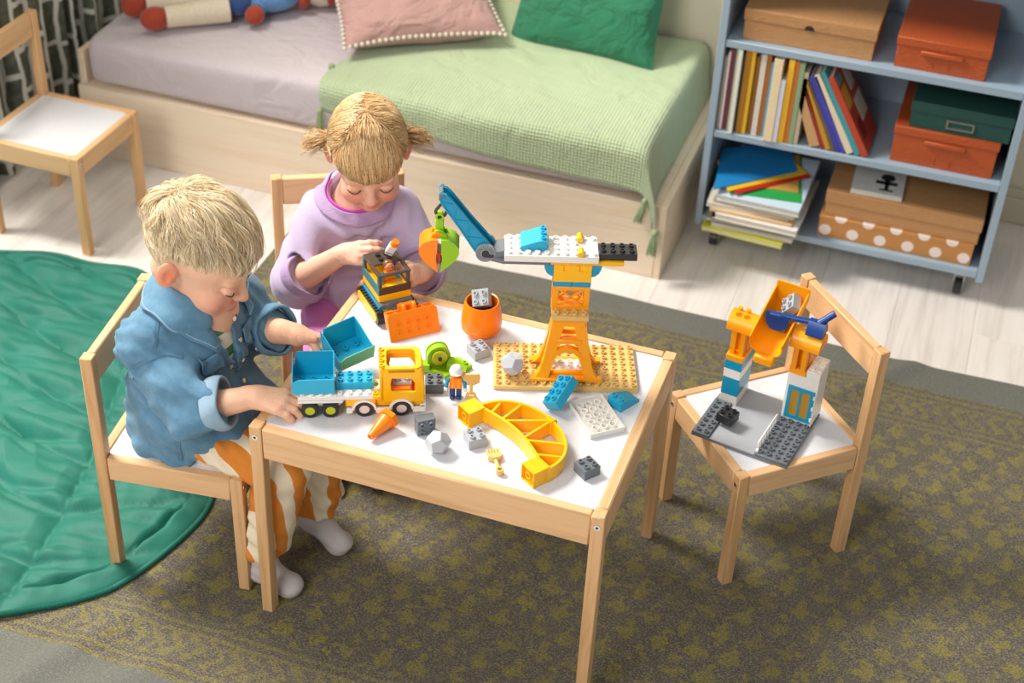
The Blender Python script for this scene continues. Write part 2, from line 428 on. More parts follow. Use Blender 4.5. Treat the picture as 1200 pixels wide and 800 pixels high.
def polka():
    t = NT('polka_kraft'); sep = t.n('SeparateXYZ'); t.link(t.co(), sep.inputs[0]); x, z = sep.outputs[0], sep.outputs[2]
    P = .068; zr = .040
    row = t.math('FLOOR', t.math('DIVIDE', z, zr)); sh = t.math('MULTIPLY', t.math('MODULO', row, 2.0), P * .5)
    u = t.math('MULTIPLY', t.math('SUBTRACT', t.math('FRACT', t.math('DIVIDE', t.math('ADD', x, sh), P)), .5), P); v = t.math('MULTIPLY', t.math('SUBTRACT', t.math('FRACT', t.math('DIVIDE', z, zr)), .5), zr)
    d = t.math('ADD', t.math('MULTIPLY', u, u), t.math('MULTIPLY', v, v))
    t.col(t.mix(t.math('LESS_THAN', d, .0146 ** 2), lin('#BC8347'), lin('#EAD9CF'))); t.p(Roughness=.7); return t.m
M_POLKA = polka()
def curtain_mat():
    t = NT('curtain_print'); v = t.co('UV'); sep = t.n('SeparateXYZ'); t.link(v, sep.inputs[0]); u, w = sep.outputs[0], sep.outputs[1]
    nz = t.math('MULTIPLY', t.math('SUBTRACT', t.noise(t.mp(kind='UV'), 9, 2), .5), .03)
    uu = t.math('ADD', u, nz); ww = t.math('ADD', w, nz)
    PU, PW = .050, .12
    colu = t.math('FLOOR', t.math('DIVIDE', uu, PU)); off = t.math('MULTIPLY', t.math('FRACT', t.math('MULTIPLY', t.math('SINE', t.math('MULTIPLY', colu, 12.9898)), 43.5)), PW)
    fu = t.math('FRACT', t.math('DIVIDE', uu, PU)); fw = t.math('FRACT', t.math('DIVIDE', t.math('ADD', ww, off), PW))
    g = t.math('MAXIMUM', t.math('LESS_THAN', fu, .27), t.math('LESS_THAN', fw, .13))
    n2 = t.noise(t.mp(kind='UV'), 30, 3)
    dark = t.ramp(n2, [(.35, lin('#474B42')), (.7, lin('#666957'))])
    t.col(t.mix(g, dark, lin('#CFCDC4'))); t.p(Roughness=.9); t.bump(t.noise(t.mp((600, 600, 600)), 1, 1), .2, .001); return t.m
M_CURT = curtain_mat()
# ------------------------------------------------------------------ the setting
fl = tag(MB().box(-2.2, 2.4, -2.6, 2.6, -.06, -.004).build('floor', M_GAP), kind='structure')
random.seed(3)
plank_me = {}
for i in range(-9, 12):
    x0 = i * .19 + .03; y = -.9 - random.random() * 1.1
    while y < 2.1:
        ln = 1.25; y1 = min(y + ln, 2.12); ya = max(y, -.9)
        if y1 - ya > .05:
            key = round(y1 - ya, 3)
            if key not in plank_me:
                m = MB().box(0, .1895, 0, key - .0005, -.012, 0, .0005); o = m.build('plank', M_FLOOR, fl); plank_me[key] = o.data
            else: o = link('plank', plank_me[key], fl)
            o.location = (x0, ya, 0)
        y += ln
wb_ = tag(MB().box(-1.6, 2.4, 2.02, 2.12, 0, 2.6).build('wall_back', M_WALL), kind='structure')
tag(MB().box(-1.56, -1.46, .9, 2.02, 0, 2.25).build('wall_left', M_WALLL), kind='structure')
bb = MB().box(-1.46, 2.4, 1.996, 2.02, 0, .075, .003).box(-1.46, 2.4, 2.004, 2.02, .072, .098, .004)
tag(bb.build('baseboard_back', M_BASEB), kind='structure')

# ------------------------------------------------------------------ rug
def rugz(x, y):
    z = .0045 + .0035 * max(0, sn(x * 2.2 + y * 1.1, y * 5 + x * 1.4, 0, 1.6)) ** 1.5
    for (cx, cy, an, w, a) in ((-.28, -.22, 1.1, .03, .012), (-.12, -.20, .95, .035, .009), (.35, 1.16, -.35, .03, .010), (.95, 1.12, .9, .02, .012), (1.15, .8, 1.2, .03, .006), (.1, 1.15, .4, .03, .008), (.7, -.3, .5, .06, .005)):
        d = (x - cx) * math.sin(an) - (y - cy) * math.cos(an); l = (x - cx) * math.cos(an) + (y - cy) * math.sin(an)
        z += a * math.exp(-(d / w) ** 2 - (l / .22) ** 2)
    return z
def rug_edge(u, v):
    x = -.525 + u * 2.5; y = -.375 + v * 1.63
    y += (.008 * sn(x * 3, 1, 0, 2)) * (2 * v - 1); x += .006 * sn(1, y * 4) * (1 - 2 * u)
    # keep the cloth flat where the furniture legs stand
    return x, y
rm = MB()
def rugtop(u, v):
    x, y = rug_edge(u, v); return (x, y, rugz(x, y) + .0015)
rm.grid(rugtop, 150, 110)
rm.grid(lambda u, v: (*rug_edge(u, v), .0005), 40, 30)
for side in range(4):
    def wall(u, v):
        a, b = ((u, 0), (u, 1), (0, u), (1, u))[side]; x, y = rug_edge(a, b); return (x, y, .0005 if v < .5 else rugz(x, y) + .0015)
    rm.grid(wall, 150, 2)
rug = tag(rm.build('rug', M_RUG, fix=True), 'grey-brown flat-woven rug with olive motifs and striped borders', 'rug')
FLZ = .0095

# ------------------------------------------------------------------ children's table and chairs
def bolt(m, p, axis=(0, -1, 0), r=.0065):
    p = Vector(p); a = Vector(axis)
    m.cyl(p - a * .004, p + a * .0012, r, r * .85, 14); return m
def table():
    t = thing('kids_table', "small pine children's table with white laminate top, covered in toys", 'table', (0, 0, FLZ - .007))
    L, W, H, p, q = .63, .48, .45, .0225, .025
    for ix, x in enumerate((0, L - p)):
        for iy, y in enumerate((0, W - q)):
            lg = part('leg', M_WZ, t, lambda m: m.box(x, x + p, y, y + q, 0, H, .0018))
            bm_ = MB(); yf = y if iy == 0 else y + q; s = -1 if iy == 0 else 1
            bolt(bm_, (x + p * .5, yf, H - .022), (0, s, 0))
            b = bm_.build('bolt', M_METAL, lg); part('bolt_socket', M_HOLE, lg, lambda m: m.cyl((x + p * .5, yf + s * .0012, H - .022), (x + p * .5, yf + s * .0016, H - .022), .0026, None, 6))
    for y in (0, W - .022): part('apron', M_WX, t, lambda m: m.box(p + .0006, L - p - .0006, y + .001, y + .0215, H - .068, H - .0015, .003))
    for x in (0, L - .022): part('apron', M_WY, t, lambda m: m.box(x + .001, x + .0215, q + .0006, W - q - .0006, H - .068, H - .0015, .003))
    part('tabletop', M_LAM, t, lambda m: m.box(.0205, L - .0205, .0205, W - .0205, H - .012, H - .0035, .0006))
    return t
table()
TT = .45 - .0035 + FLZ - .007      # top surface of the table
CH = {}
def chair(label, loc, th):
    """facing angle th; local +x = forward, +y = left"""
    t = thing('kids_chair', label, 'chair', loc, th, "pine children's chairs")
    W, D, Hs, Hb, p = .2764, .279, .2727, .494, .0225
    def mk(key, name, mat, fn, par=t):
        if key not in CH: CH[key] = part(name, mat, par, fn); return CH[key]
        return link(name, CH[key].data, par)
    w, d = W / 2, D / 2
    for sy in (-1, 1):
        y0, y1 = (sy * w, sy * (w - p))
        lg = mk(('fl', sy), 'leg', M_WZ, lambda m: m.box(d - p, d, y0, y1, 0, Hs, .0018))
        mk(('fb', sy), 'bolt', M_METAL, lambda m: bolt(m, (d, sy * (w - p / 2), Hs - .022), (1, 0, 0), .0055), lg)
        mk(('fs', sy), 'bolt_socket', M_HOLE, lambda m: m.cyl((d + .0012, sy * (w - p / 2), Hs - .022), (d + .0016, sy * (w - p / 2), Hs - .022), .0022, None, 6), lg)
        mk(('bl', sy), 'leg', M_WZ, lambda m: m.box(-d, -d + p, y0, y1, 0, Hb, .0018))
        mk(('sr', sy), 'side_rail', M_WX, lambda m: m.box(-d + p + .0006, d - p - .0006, sy * (w - .001), sy * (w - .0195), Hs - .052, Hs - .0012, .0025))
    mk('fr', 'front_rail', M_WY, lambda m: m.box(d - .0195, d - .001, -w + p + .0006, w - p - .0006, Hs - .052, Hs - .0012, .0025))
    mk('rr', 'rear_rail', M_WY, lambda m: m.box(-d + .001, -d + .0195, -w + p + .0006, w - p - .0006, Hs - .052, Hs - .0012, .0025))
    mk('seat', 'seat', M_LAM, lambda m: m.box(-d + .018, d - .018, -w + .018, w - .018, Hs - .011, Hs - .004, .0006))
    mk('br', 'backrest', M_WY, lambda m: m.box(-d + .003, -d + .0195, -w + p + .0006, w - p - .0006, Hb - .064, Hb - .001, .0025))
    return t
chair('pine chair with white seat carrying the chute toy, right of the table', (.8046, .576, FLZ - .004), 3.8643)
chair('pine chair under the person in the denim shirt', (-.1975, .1524, .012), .1289)
chair('pine chair under the person in the lilac sweatshirt', (-.1121, .6415, FLZ - .004), -1.0817)
chair('empty pine chair with white seat by the patterned curtain', (-1.066, 1.0647, 0), -.0129)

# ------------------------------------------------------------------ quilted leaf mat
def quilt():
    t = thing('quilted_mat', 'teal quilted leaf-shaped play mat under the denim-shirted person\'s chair', 'play mat', (0, 0, 0))
    out = [(-1.50, .70), (-1.30, .80), (-1.132, .845), (-1.014, .885), (-.90, .885), (-.775, .90), (-.675, .82), (-.575, .70), (-.48, .575), (-.395, .46), (-.315, .36), (-.25, .28), (-.222, .19), (-.24, .07), (-.278, -.042), (-.33, -.105), (-.385, -.15), (-.438, -.19), (-.52, -.235), (-.62, -.25), (-.75, -.26), (-.90, -.22), (-1.08, -.10), (-1.25, .06), (-1.42, .28), (-1.52, .50)]
    O = catmull([(a, b, 0) for a, b in out], 10, True); n = len(O)
    cx, cy = -.78, .33
    rib = [(-.66, 1.0), (-.68, .86), (-.66, .70), (-.60, .52), (-.545, .36), (-.50, .2), (-.47, .05), (-.45, -.1), (-.44, -.3)]
    veins = [rib]
    for k in range(7):
        y0 = -.06 + k * .145
        x0 = np.interp(y0, [-.3, -.1, .05, .2, .36, .52, .7, .86], [-.44, -.45, -.47, -.50, -.545, -.60, -.66, -.68])
        veins.append([(x0, y0), (x0 + .12, y0 + .06), (x0 + .26, y0 + .17), (x0 + .42, y0 + .33)])
        veins.append([(x0, y0), (x0 - .14, y0 + .02), (x0 - .33, y0 + .10), (x0 - .55, y0 + .23), (x0 - .85, y0 + .42)])
    segs = []
    for v in veins:
        c = catmull([(a, b, 0) for a, b in v], 5)
        segs += [(c[i].x, c[i].y, c[i + 1].x, c[i + 1].y) for i in range(len(c) - 1)]
    S = np.array(segs)
    def dseam(x, y):
        ax, ay, bx, by = S.T; dx, dy = bx - ax, by - ay
        tt = np.clip(((x - ax) * dx + (y - ay) * dy) / (dx * dx + dy * dy), 0, 1)
        return float(np.min(np.hypot(x - ax - tt * dx, y - ay - tt * dy)))
    def topz(x, y, r):
        d = dseam(x, y)
        e = 1 - r      # distance to the rim (fraction)
        edge = min(1, max(0, (e * .55) / .045))
        puff = min(1, d / .038) ** .6
        rim2 = abs(e * .55 - .045); puff = min(puff, min(1, rim2 / .012) ** .5 + .1)
        wr = abs(sn(x * 5 + 2 * y, y * 17 - x * 3, 0, 2.2)) * .016 * (1.25 - .55 * min(1, d / .05)) + sn(x * 3, y * 9, 3, 4.5) * .005 - abs(sn(x * 16, y * 11, 2, 2.0)) * .004
        lift = .012 * max(0, sn(x, y, 5, 5)) * (1 if e < .06 else .35)
        return .008 + .021 * puff * (edge ** .5) + wr * edge + lift * .6
    NR = 110
    m = MB(); vs = []; fs = []
    for k in range(NR + 1):
        r = (k / NR) ** .8
        for p in O:
            x = cx + (p.x - cx) * r; y = cy + (p.y - cy) * r
            vs.append((x, y, topz(x, y, r)))
    for k in range(NR):
        fs += [(k * n + i, k * n + (i + 1) % n, (k + 1) * n + (i + 1) % n, (k + 1) * n + i) for i in range(n)]
    b0 = len(vs); vs += [(cx + (p.x - cx) * .995, cy + (p.y - cy) * .995, .0075) for p in O]
    fs += [(NR * n + i, NR * n + (i + 1) % n, b0 + (i + 1) % n, b0 + i) for i in range(n)] + [tuple(range(b0, b0 + n))[::-1]]
    m.add(vs, fs); m.build('padding', M_QUILT, t, 80)
    # corded rim with small overcast stitches
    P2 = []
    for i in range(n):
        a, b = O[i], O[(i + 1) % n]
        for q in range(6): P2.append(a.lerp(b, q / 6))
    path = [(p.x, p.y, topz(p.x, p.y, 1) + .003) for p in P2]
    rad = [.0066 if i % 2 else .0052 for i in range(len(path))]
    mm = MB(); mm.tube(path, rad, 8, closed=True); mm.build('piping', M_QUILT, t, 80)
quilt()
# ------------------------------------------------------------------ bed
bed = thing('bed_base', 'low plywood bed base along the back wall', 'bed', (0, 1.37, 0))
part('front_panel', M_PLYX, bed, lambda m: m.box(-1.21, .3895, 0, .018, 0, .207, .0015))
part('end_panel', M_PLYY, bed, lambda m: m.box(.390, .408, 0, .62, 0, .207, .0015))
part('end_panel', M_PLYY, bed, lambda m: m.box(-1.21, -1.192, .018, .62, 0, .30, .0015))
part('deck', M_PLYX, bed, lambda m: m.box(-1.19, .3895, .0185, .62, .188, .2065, .001))

def mattress():
    x0, x1, y0, y1, z0, z1, r = -1.186, .345, 1.382, 1.99, .2075, .348, .045
    def fn(u, v):
        # v wraps around the section (front bottom -> top -> back), u along the length
        x = x0 + u * (x1 - x0)
        ex = min(u, 1 - u) * (x1 - x0); k = min(1, ex / .045); ins = .045 * (1 - math.sqrt(max(0, 1 - (1 - k) ** 2)))
        hz = (z1 - z0) * .5 - ins * .75; cy = (y0 + y1) / 2; hy = (y1 - y0) / 2 - ins * .7; cz = (z0 + z1) / 2
        a = 2 * PI * v - PI * .75
        c, s = math.cos(a), math.sin(a); e = .22
        px = abs(c) ** e * (1 if c > 0 else -1); pz = abs(s) ** e * (1 if s > 0 else -1)
        y = cy + hy * px; z = cz + hz * pz
        if pz > 0: z += .004 * sn(x * 3, y * 5, 0, 1.5)
        if px < 0: y += -.004 * sn(x * 5, z * 6, 1, 1.6) - .008 * math.sin(PI * (z - z0) / (z1 - z0))
        return (x, y, z)
    m = MB(); m.grid(fn, 90, 96)
    for u in (0, 1):
        m.add([fn(u, j / 95) for j in range(95)], [tuple(range(95))])
    o = m.build('mattress', M_MATT, None, 70)
    return tag(o, 'mattress in a mauve fitted sheet on the plywood bed', 'mattress')
mattress()

def blanket():
    t = thing('throw_blanket', 'sage green waffle throw with tassels spread over the bed', 'blanket', (0, 0, 0))
    XL, XR, YF, ZT = -.50, .352, 1.372, .356
    # cloth coordinates: s across (along x), q from the front hem inwards (metres)
    front_h = lambda x: .100 + .012 * math.sin(x * 9 + 1) + .03 * max(0, (x - .1) / .25) - .03 * max(0, (-.3 - x) / .2)
    def prof(q, h):
        r = .035
        if q < h - r: return (YF - .004, ZT - r - (h - r - q))
        L = r * PI / 2; k = q - (h - r)
        if k < L: a = k / r; return (YF - .004 + r * (1 - math.cos(a)), ZT - r + r * math.sin(a))
        return (YF - .004 + r + (k - L), ZT)
    WIDTH, LEN = XR - XL + .145, .73
    def pos(u, v):
        q = v * LEN; s = u * WIDTH
        x = XL + s; side = 0
        h = front_h(min(x, XR))
        y, z = prof(q, h)
        if x > XR - .03:      # falls over the right end of the mattress
            k = x - (XR - .03); r = .03; L = r * PI / 2
            if k < L: a = k / r; x = XR - .03 + r * math.sin(a); dz = r * (1 - math.cos(a))
            else: x = XR + .002 + (k - L) * .12; dz = r + (k - L)
            # the hanging corner swings outwards over the front edge
            cor = max(0, 1 - q / (h + .06)); 
            x += dz * .22 * cor * .6; y -= dz * .14 * cor
            z = z - dz * (1 if z > ZT - .05 else .55)
            z = max(z, .2125 if y > 1.368 else .02) if cor < .45 else z
        w = .005 * sn(x * 4, y * 3, 2, 2.2) + .004 * sn(x * 9, y * 6, 1, 1.4)
        flat = min(1, max(0, (q - h) / .08)); 
        z += w * flat + .002; y -= (1 - flat) * (abs(w) + .003)
        x += .012 * sn(1, q * 9, 0, 1.2) * (1 - min(1, u * 6))
        x += (.035 * flat * (q - h) / .5) * (1 - u) * -.2
        return (x, y, z)
    m = MB(); NU, NV = 120, 100
    m.grid(pos, NU, NV)
    o = m.build('cloth', M_BLK, t, 80, fix=False)
    uv = o.data.uv_layers.new(name='UVMap')
    co = [(i / (NU - 1) * WIDTH, j / (NV - 1) * LEN) for j in range(NV) for i in range(NU)]
    li = np.empty(len(o.data.loops), np.int32); o.data.loops.foreach_get('vertex_index', li)
    uv.data.foreach_set('uv', np.array(co, np.float32)[li].ravel())
    sd = o.modifiers.new('thickness', 'SOLIDIFY'); sd.thickness = .004; sd.offset = -1
    # tassels at the corners and along the left edge
    def tassel(p, ln, r, lean=(0, 0)):
        def fn(m):
            m.ell((p[0], p[1], p[2]), (r * .8, r * .8, r))
            for k in range(14):
                a = k * 2.4; rr = r * .95 * math.sqrt((k + .5) / 14)
                dx, dy = rr * math.cos(a), rr * math.sin(a)
                m.tube([(p[0] + dx * .3, p[1] + dy * .3, p[2]), (p[0] + dx * .9 + lean[0] * .4, p[1] + dy * .9 + lean[1] * .4, p[2] - ln * .45), (p[0] + dx * 1.25 + lean[0], p[1] + dy * 1.25 + lean[1], p[2] - ln * (1 + .08 * math.sin(k * 5)))], [.0022, .0024, .0014], 5)
        part('tassel', M_TASS, t, fn)
    c = pos(1, 0)
    tassel((c[0], c[1], c[2] - .004), .062, .011, (-.004, 0)); c2 = pos(.865, 0); tassel((c2[0], c2[1] - .004, c2[2] - .004), .06, .009, (-.014, 0))
    tassel((pos(0, 0)[0], pos(0, 0)[1] - .008, pos(0, 0)[2]), .055, .010)
    c3 = pos(0, .24); tassel((c3[0] - .008, c3[1] - .022, c3[2] + .000), .065, .011, (-.014, -.012))
    return t
blanket()

def cushion(name, label, mat, size, puff, M4, seed, power=.42):
    """square cushion lying in its local xy-plane"""
    hw, hh = size[0] / 2, size[1] / 2
    def fn(u, v, sg):
        x = (2 * u - 1); y = (2 * v - 1)
        e = max(0, (1 - x * x)) ** power * max(0, (1 - y * y)) ** power
        px = x * hw * (1 - .07 * (1 - y * y) * abs(x)); py = y * hh * (1 - .07 * (1 - x * x) * abs(y))
        z = sg * puff * e + .010 * sn(x * 2 + seed, y * 2, seed, 1.7) * e + .006 * sn(x * 5 + seed, y * 4, seed, 1.5) * e
        return (px, py, z)
    m = MB(); m.grid(lambda u, v: fn(u, v, 1), 36, 36); m.grid(lambda u, v: fn(u, v, -1.0), 36, 36)
    t = thing(name, label, 'cushion'); t.matrix_world = M4
    m.build('cover', mat, t, 80)
    return t, fn
# dusty pink cushion with pompom trim
Rm = Matrix.Translation((-.430, 1.785, .447)) @ Matrix.Rotation(math.radians(35), 4, 'Z') @ Matrix.Rotation(math.radians(16), 4, 'X')
pk, pf = cushion('cushion', 'dusty pink linen cushion edged with cream pompoms', M_PINK, (.42, .40), .07, Rm, 1)
pm = MB().ell((0, 0, 0), .0058, 8, 6).build('pompom', M_POM, pk); first = True
pts = [(k / 27, 0) for k in range(28)] + [(0, k / 26) for k in range(1, 27)] + [(1, k / 26) for k in range(1, 27)]
for (u, v) in pts:
    q = pf(min(max(u, .002), .998), min(max(v, .002), .998), 1); s = 1.02
    o = pm if first else link('pompom', pm.data, pk); first = False
    o.location = (q[0] * s, q[1] * s, q[2])
Rm = Matrix.Translation((.045, 1.895, .500)) @ Matrix.Rotation(math.radians(-9), 4, 'Z') @ Matrix.Rotation(math.radians(60), 4, 'X') @ Matrix.Rotation(math.radians(4), 4, 'Z')
gp, gf = cushion('cushion', 'plain deep green linen cushion leaning on the wall', M_PGRN, (.42, .38), .065, Rm, 4)

# knitted doll lying on the bed
def doll():
    t = thing('knitted_doll', 'knitted doll with rust shoes lying on the bed', 'doll', (0, 0, 0))
    z = .385
    def limb(m, a, b, r0, r1, n=14): 
        m.tube(catmull([a, tuple((a[i] + b[i]) / 2 for i in range(3)), b], 5), [r0 + (r1 - r0) * k / 10 for k in range(11)], n)
    part('leg', M_KNITC, t, lambda m: limb(m, (-1.085, 1.548, z), (-.90, 1.66, z + .004), .028, .034))
    part('leg', M_KNITC, t, lambda m: limb(m, (-1.00, 1.497, z), (-.87, 1.60, z + .004), .028, .034))
    part('shoe', M_KNITR, t, lambda m: m.at((-1.112, 1.530, z - .001), .55).ell((0, 0, 0), (.036, .030, .032)))
    part('shoe', M_KNITR, t, lambda m: m.at((-1.022, 1.480, z - .001), .62).ell((0, 0, 0), (.040, .031, .032)))
    part('shorts', M_KNITN, t, lambda m: m.at((-.872, 1.655, z + .010), .65).ell((0, 0, 0), (.045, .068, .036)))
    part('sweater', M_KNITB, t, lambda m: m.at((-.80, 1.71, z + .014), .65).ell((0, 0, 0), (.085, .066, .042)))
    part('arm', M_KNITB, t, lambda m: limb(m, (-.815, 1.69, z + .002), (-.805, 1.632, z), .027, .022))
    part('arm', M_KNITB, t, lambda m: limb(m, (-.85, 1.78, z), (-.93, 1.84, z), .027, .022))
    part('hand', M_KNITR, t, lambda m: m.ell((-.797, 1.607, z - .002), (.026, .028, .026)))
    part('hand', M_KNITR, t, lambda m: m.ell((-.945, 1.852, z - .002), .026))
    part('head', M_KNITC, t, lambda m: m.at((-.69, 1.80, z + .018), .65).ell((0, 0, 0), (.058, .055, .05)))
    part('hair', M_KNITR, t, lambda m: m.at((-.672, 1.812, z + .022), .65).ell((0, 0, 0), (.052, .060, .052)))
    part('scarf', M_KNITR, t, lambda m: m.at((-.735, 1.76, z + .008), .65).ell((0, 0, 0), (.022, .055, .038)))
doll()

# curtain
def curtain(name, label, y0, y1, x, amp, seed):
    L = 1.3
    m = MB(); NU, NV = 90, 24
    def fn(u, v):
        y = y0 + u * (y1 - y0); z = .012 + v * 2.2
        return (x + amp * math.sin(u * (y1 - y0) / .105 * 2 * PI + seed + .5 * math.sin(u * 7 + seed)) * (.75 + .25 * math.sin(v * 3 + u * 5)), y + .012 * math.sin(u * 40 + seed), z)
    m.grid(fn, NU, NV); o = m.build(name, M_CURT, None, 80, fix=False)
    uv = o.data.uv_layers.new(name='UVMap'); co = []
    for j in range(NV):
        s = 0; prev = None
        for i in range(NU):
            p = Vector(fn(i / (NU - 1), .3))
            if prev is not None: s += (p - prev).length
            prev = p; co.append((s, .012 + j / (NV - 1) * 2.2))
    li = np.empty(len(o.data.loops), np.int32); o.data.loops.foreach_get('vertex_index', li)
    uv.data.foreach_set('uv', np.array(co, np.float32)[li].ravel())
    sd = o.modifiers.new('thickness', 'SOLIDIFY'); sd.thickness = .002
    return tag(o, label, 'curtain', 'printed curtains by the bed')
curtain('curtain', 'dark green curtain with white grid print behind the empty chair', .95, 1.50, -1.335, .030, 0)
curtain('curtain', 'folded dark curtain with white grid print at the foot of the bed', 1.53, 1.98, -1.325, .028, 2)
# ------------------------------------------------------------------ shelf trolley
SX0, SX1, SY0, SY1 = .445, 1.168, 1.560, 1.90
SH = [.088, .3265, .566]      # front lower-edge heights of boards (board tops follow)
BT = .018
sh = thing('shelf_unit', 'blue-grey open bookshelf on castors beside the bed', 'shelf', (0, 0, 0))
part('side_panel', M_SHELF, sh, lambda m: m.box(SX0, SX0 + .018, SY0, SY1, .066, 1.50, .0012))
part('side_panel', M_SHELF, sh, lambda m: m.box(SX1 - .018, SX1, SY0, SY1, .066, 1.50, .0012))
part('back_panel', M_SHELF, sh, lambda m: m.box(SX0 + .018, SX1 - .018, SY1 - .006, SY1, .085, 1.48, .0005))
ZS = []
for z in (.076, .318, .558): 
    part('shelf_board', M_SHELF, sh, lambda m: m.box(SX0 + .0185, SX1 - .0185, SY0 + .002, SY1 - .0065, z, z + BT, .0012)); ZS.append(z + BT)
part('shelf_board', M_SHELF, sh, lambda m: m.box(SX0 + .0185, SX1 - .0185, SY0 + .002, SY1 - .0065, .90, .918, .0012))
part('shelf_board', M_SHELF, sh, lambda m: m.box(SX0 + .0185, SX1 - .0185, SY0 + .002, SY1 - .0065, 1.48, 1.498, .0012))  # unseen upper part: board and tall sides added to block light from above
for (x, y) in ((.497, 1.585), (1.113, 1.600), (.497, 1.865), (1.113, 1.865)):
    def cas(m):
        m.box(x - .016, x + .016, y - .016, y + .016, .0615, .0658, .001); m.box(x - .013, x - .0105, y - .010, y + .016, .016, .062, .001); m.box(x + .0105, x + .013, y - .010, y + .016, .016, .062, .001)
    c = part('castor', M_METAL, sh, cas)
    part('wheel', BK, c, lambda m: m.cyl((x - .0095, y + .002, .021), (x + .0095, y + .002, .021), .0205, None, 20))

def cardbox(name, label, mat, x0, x1, y0, y1, z0, h, lid, rz=0, notch=None, groupn='storage boxes on the shelf', over=.003, lmat=None):
    cx, cy = (x0 + x1) / 2, (y0 + y1) / 2
    t = thing(name, label, 'box', (cx, cy, z0), rz, groupn); w, d = (x1 - x0) / 2, (y1 - y0) / 2
    body = part('body', mat, t, lambda m: m.box(-w, w, -d, d, 0, h - .002, .0012))
    l = part('lid', lmat or mat, t, lambda m: m.box(-w - over, w + over, -d - over, d + over, h - lid, h, .0012))
    return t, body, l, w, d
g = 'storage boxes on the shelf'
t, b, l, w, d = cardbox('cardboard_box', 'kraft cardboard box on the top shelf', M_KRAFT, .498, .802, 1.585, 1.83, ZS[2], .078, .028)
part('finger_notch', M_HOLE, l, lambda m: m.prism([(.012 * math.cos(a * PI / 10), .0778 - .028 - .0005 + .012 * math.sin(a * PI / 10)) for a in range(11)], -d - .0038, -d - .0031, 'y'))
def rustbox(label, x0, x1, y0, y1, z0, h):
    t, b, l, w, d = cardbox('storage_box', label, M_RUST, x0, x1, y0, y1, z0, h, .020)
    part('handle_strap', M_RUST, b, lambda m: m.box(-.048, .048, -d - .0075, -d - .0005, h - .036, h - .025, .002))
    for s in (-1, 1): part('corner_stitch', M_RUST, b, lambda m: m.box(s * .018 - .001, s * .018 + .001, -d - .0015, -d + .001, .010, .028, .0005))
rustbox('rust orange storage box alone on the top shelf', .853, 1.058, 1.585, 1.86, ZS[2], .075)
rustbox('rust orange storage box under the dark green box', .888, 1.126, 1.585, 1.86, ZS[1], .094)
t, b, l, w, d = cardbox('storage_box', 'dark green storage box with a metal label holder', M_DGRN, .915, 1.145, 1.590, 1.86, ZS[1] + .0945, .068, .026)
part('label_holder', M_METAL, b, lambda m: m.holed([(-.032, .012), (.032, .012), (.032, .034), (-.032, .034)], [(-.028, .016), (.028, .016), (.028, .030), (-.028, .030)], -d - .003, -d - .0003, 'y'))
t, b, l, w, d = cardbox('cardboard_box', 'kraft box with pale polka dots on the bottom shelf', M_POLKA, .752, 1.128, 1.580, 1.84, ZS[0], .058, .012, over=.0005)
t, b, l, w, d = cardbox('cardboard_box', 'flat kraft lidded box resting on the polka dot box', M_KRAFT, .760, 1.133, 1.588, 1.85, ZS[0] + .0585, .070, .034)

# ---------- books
def book_mat(hx):
    return fabric('book_' + hx.strip('#'), hx, None, 300, .06, .45, .1, 0)
BMS = {}
def book(label, hx, w, h, d, loc, rz=0, ry=0, rx=0, group='books standing on the middle shelf', pages_out=False, cat='book', page='#E6DFD0'):
    """spine faces -y; w thickness (x), h height (z), d depth (y)"""
    if hx not in BMS: BMS[hx] = book_mat(hx)
    t = thing('book' if cat == 'book' else cat.replace(' ', '_'), label, cat, loc, 0, group, rot=(rx, ry, rz))
    c = min(.0022, w * .16)
    def cov(m):
        if not pages_out: m.box(0, w, 0, c, 0, h, 0)
        else: m.box(0, w, d - c, d, 0, h, 0)
        m.box(0, c, c if not pages_out else 0, d - (0 if not pages_out else c), 0, h, 0); m.box(w - c, w, c if not pages_out else 0, d - (0 if not pages_out else c), 0, h, 0)
    part('cover', BMS[hx], t, cov)
    part('pages', M_PAPER, t, lambda m: m.box(c + .0002, w - c - .0002, c + .0004 if not pages_out else .0012, d - .003 if not pages_out else d - c - .0004, .002, h - .002, 0))
    return t
zb = ZS[1] + .0006
row = [  # width, height, colour, y, label
 (.008, .190, '#B7A79A', 1.580, 'slim grey-beige book against the shelf side'), (.005, .205, '#E4E0DA', 1.574, 'thin white book second from the shelf side'), (.006, .212, '#8C2F45', 1.574, 'thin crimson book near the shelf side'),
 (.005, .214, '#5A5A60', 1.576, 'thin charcoal book beside the crimson one'), (.006, .216, '#C7B79B', 1.574, 'slim sand-coloured book left of the pale green spine'), (.009, .220, '#DCE0D2', 1.560, 'pale green-white book jutting out of the row'), (.006, .205, '#3C4234', 1.574, 'slim dark olive book behind the pale green one'),
 (.013, .222, '#B77A22', 1.570, 'ochre book left of the yellow one'), (.009, .222, '#E8B52A', 1.570, 'yellow book with white pages beside the ochre one'), (.012, .200, '#9C6B2F', 1.582, 'short brown book among the standing books'),
 (.013, .214, '#D9D2C6', 1.574, 'light grey thick book mid-row'), (.010, .214, '#A8672B', 1.576, 'tan brown book mid-row'), (.008, .196, '#6FA8C4', 1.578, 'thin sky blue book mid-row'),
 (.021, .215, '#E9D3AC', 1.558, 'thick cream book with rounded spine'), (.011, .165, '#DAD9E6', 1.560, 'short pale lilac book in front of the yellow ones'), (.014, .218, '#F0B72B', 1.564, 'bright yellow book right of the cream one'),
 (.010, .215, '#C9712A', 1.566, 'orange-brown book left of the green one'), (.012, .213, '#8DA47B', 1.566, 'sage green book near the end of the upright row'), (.010, .190, '#D8C6A8', 1.570, 'beige book ending the upright row')]
x = SX0 + .0195
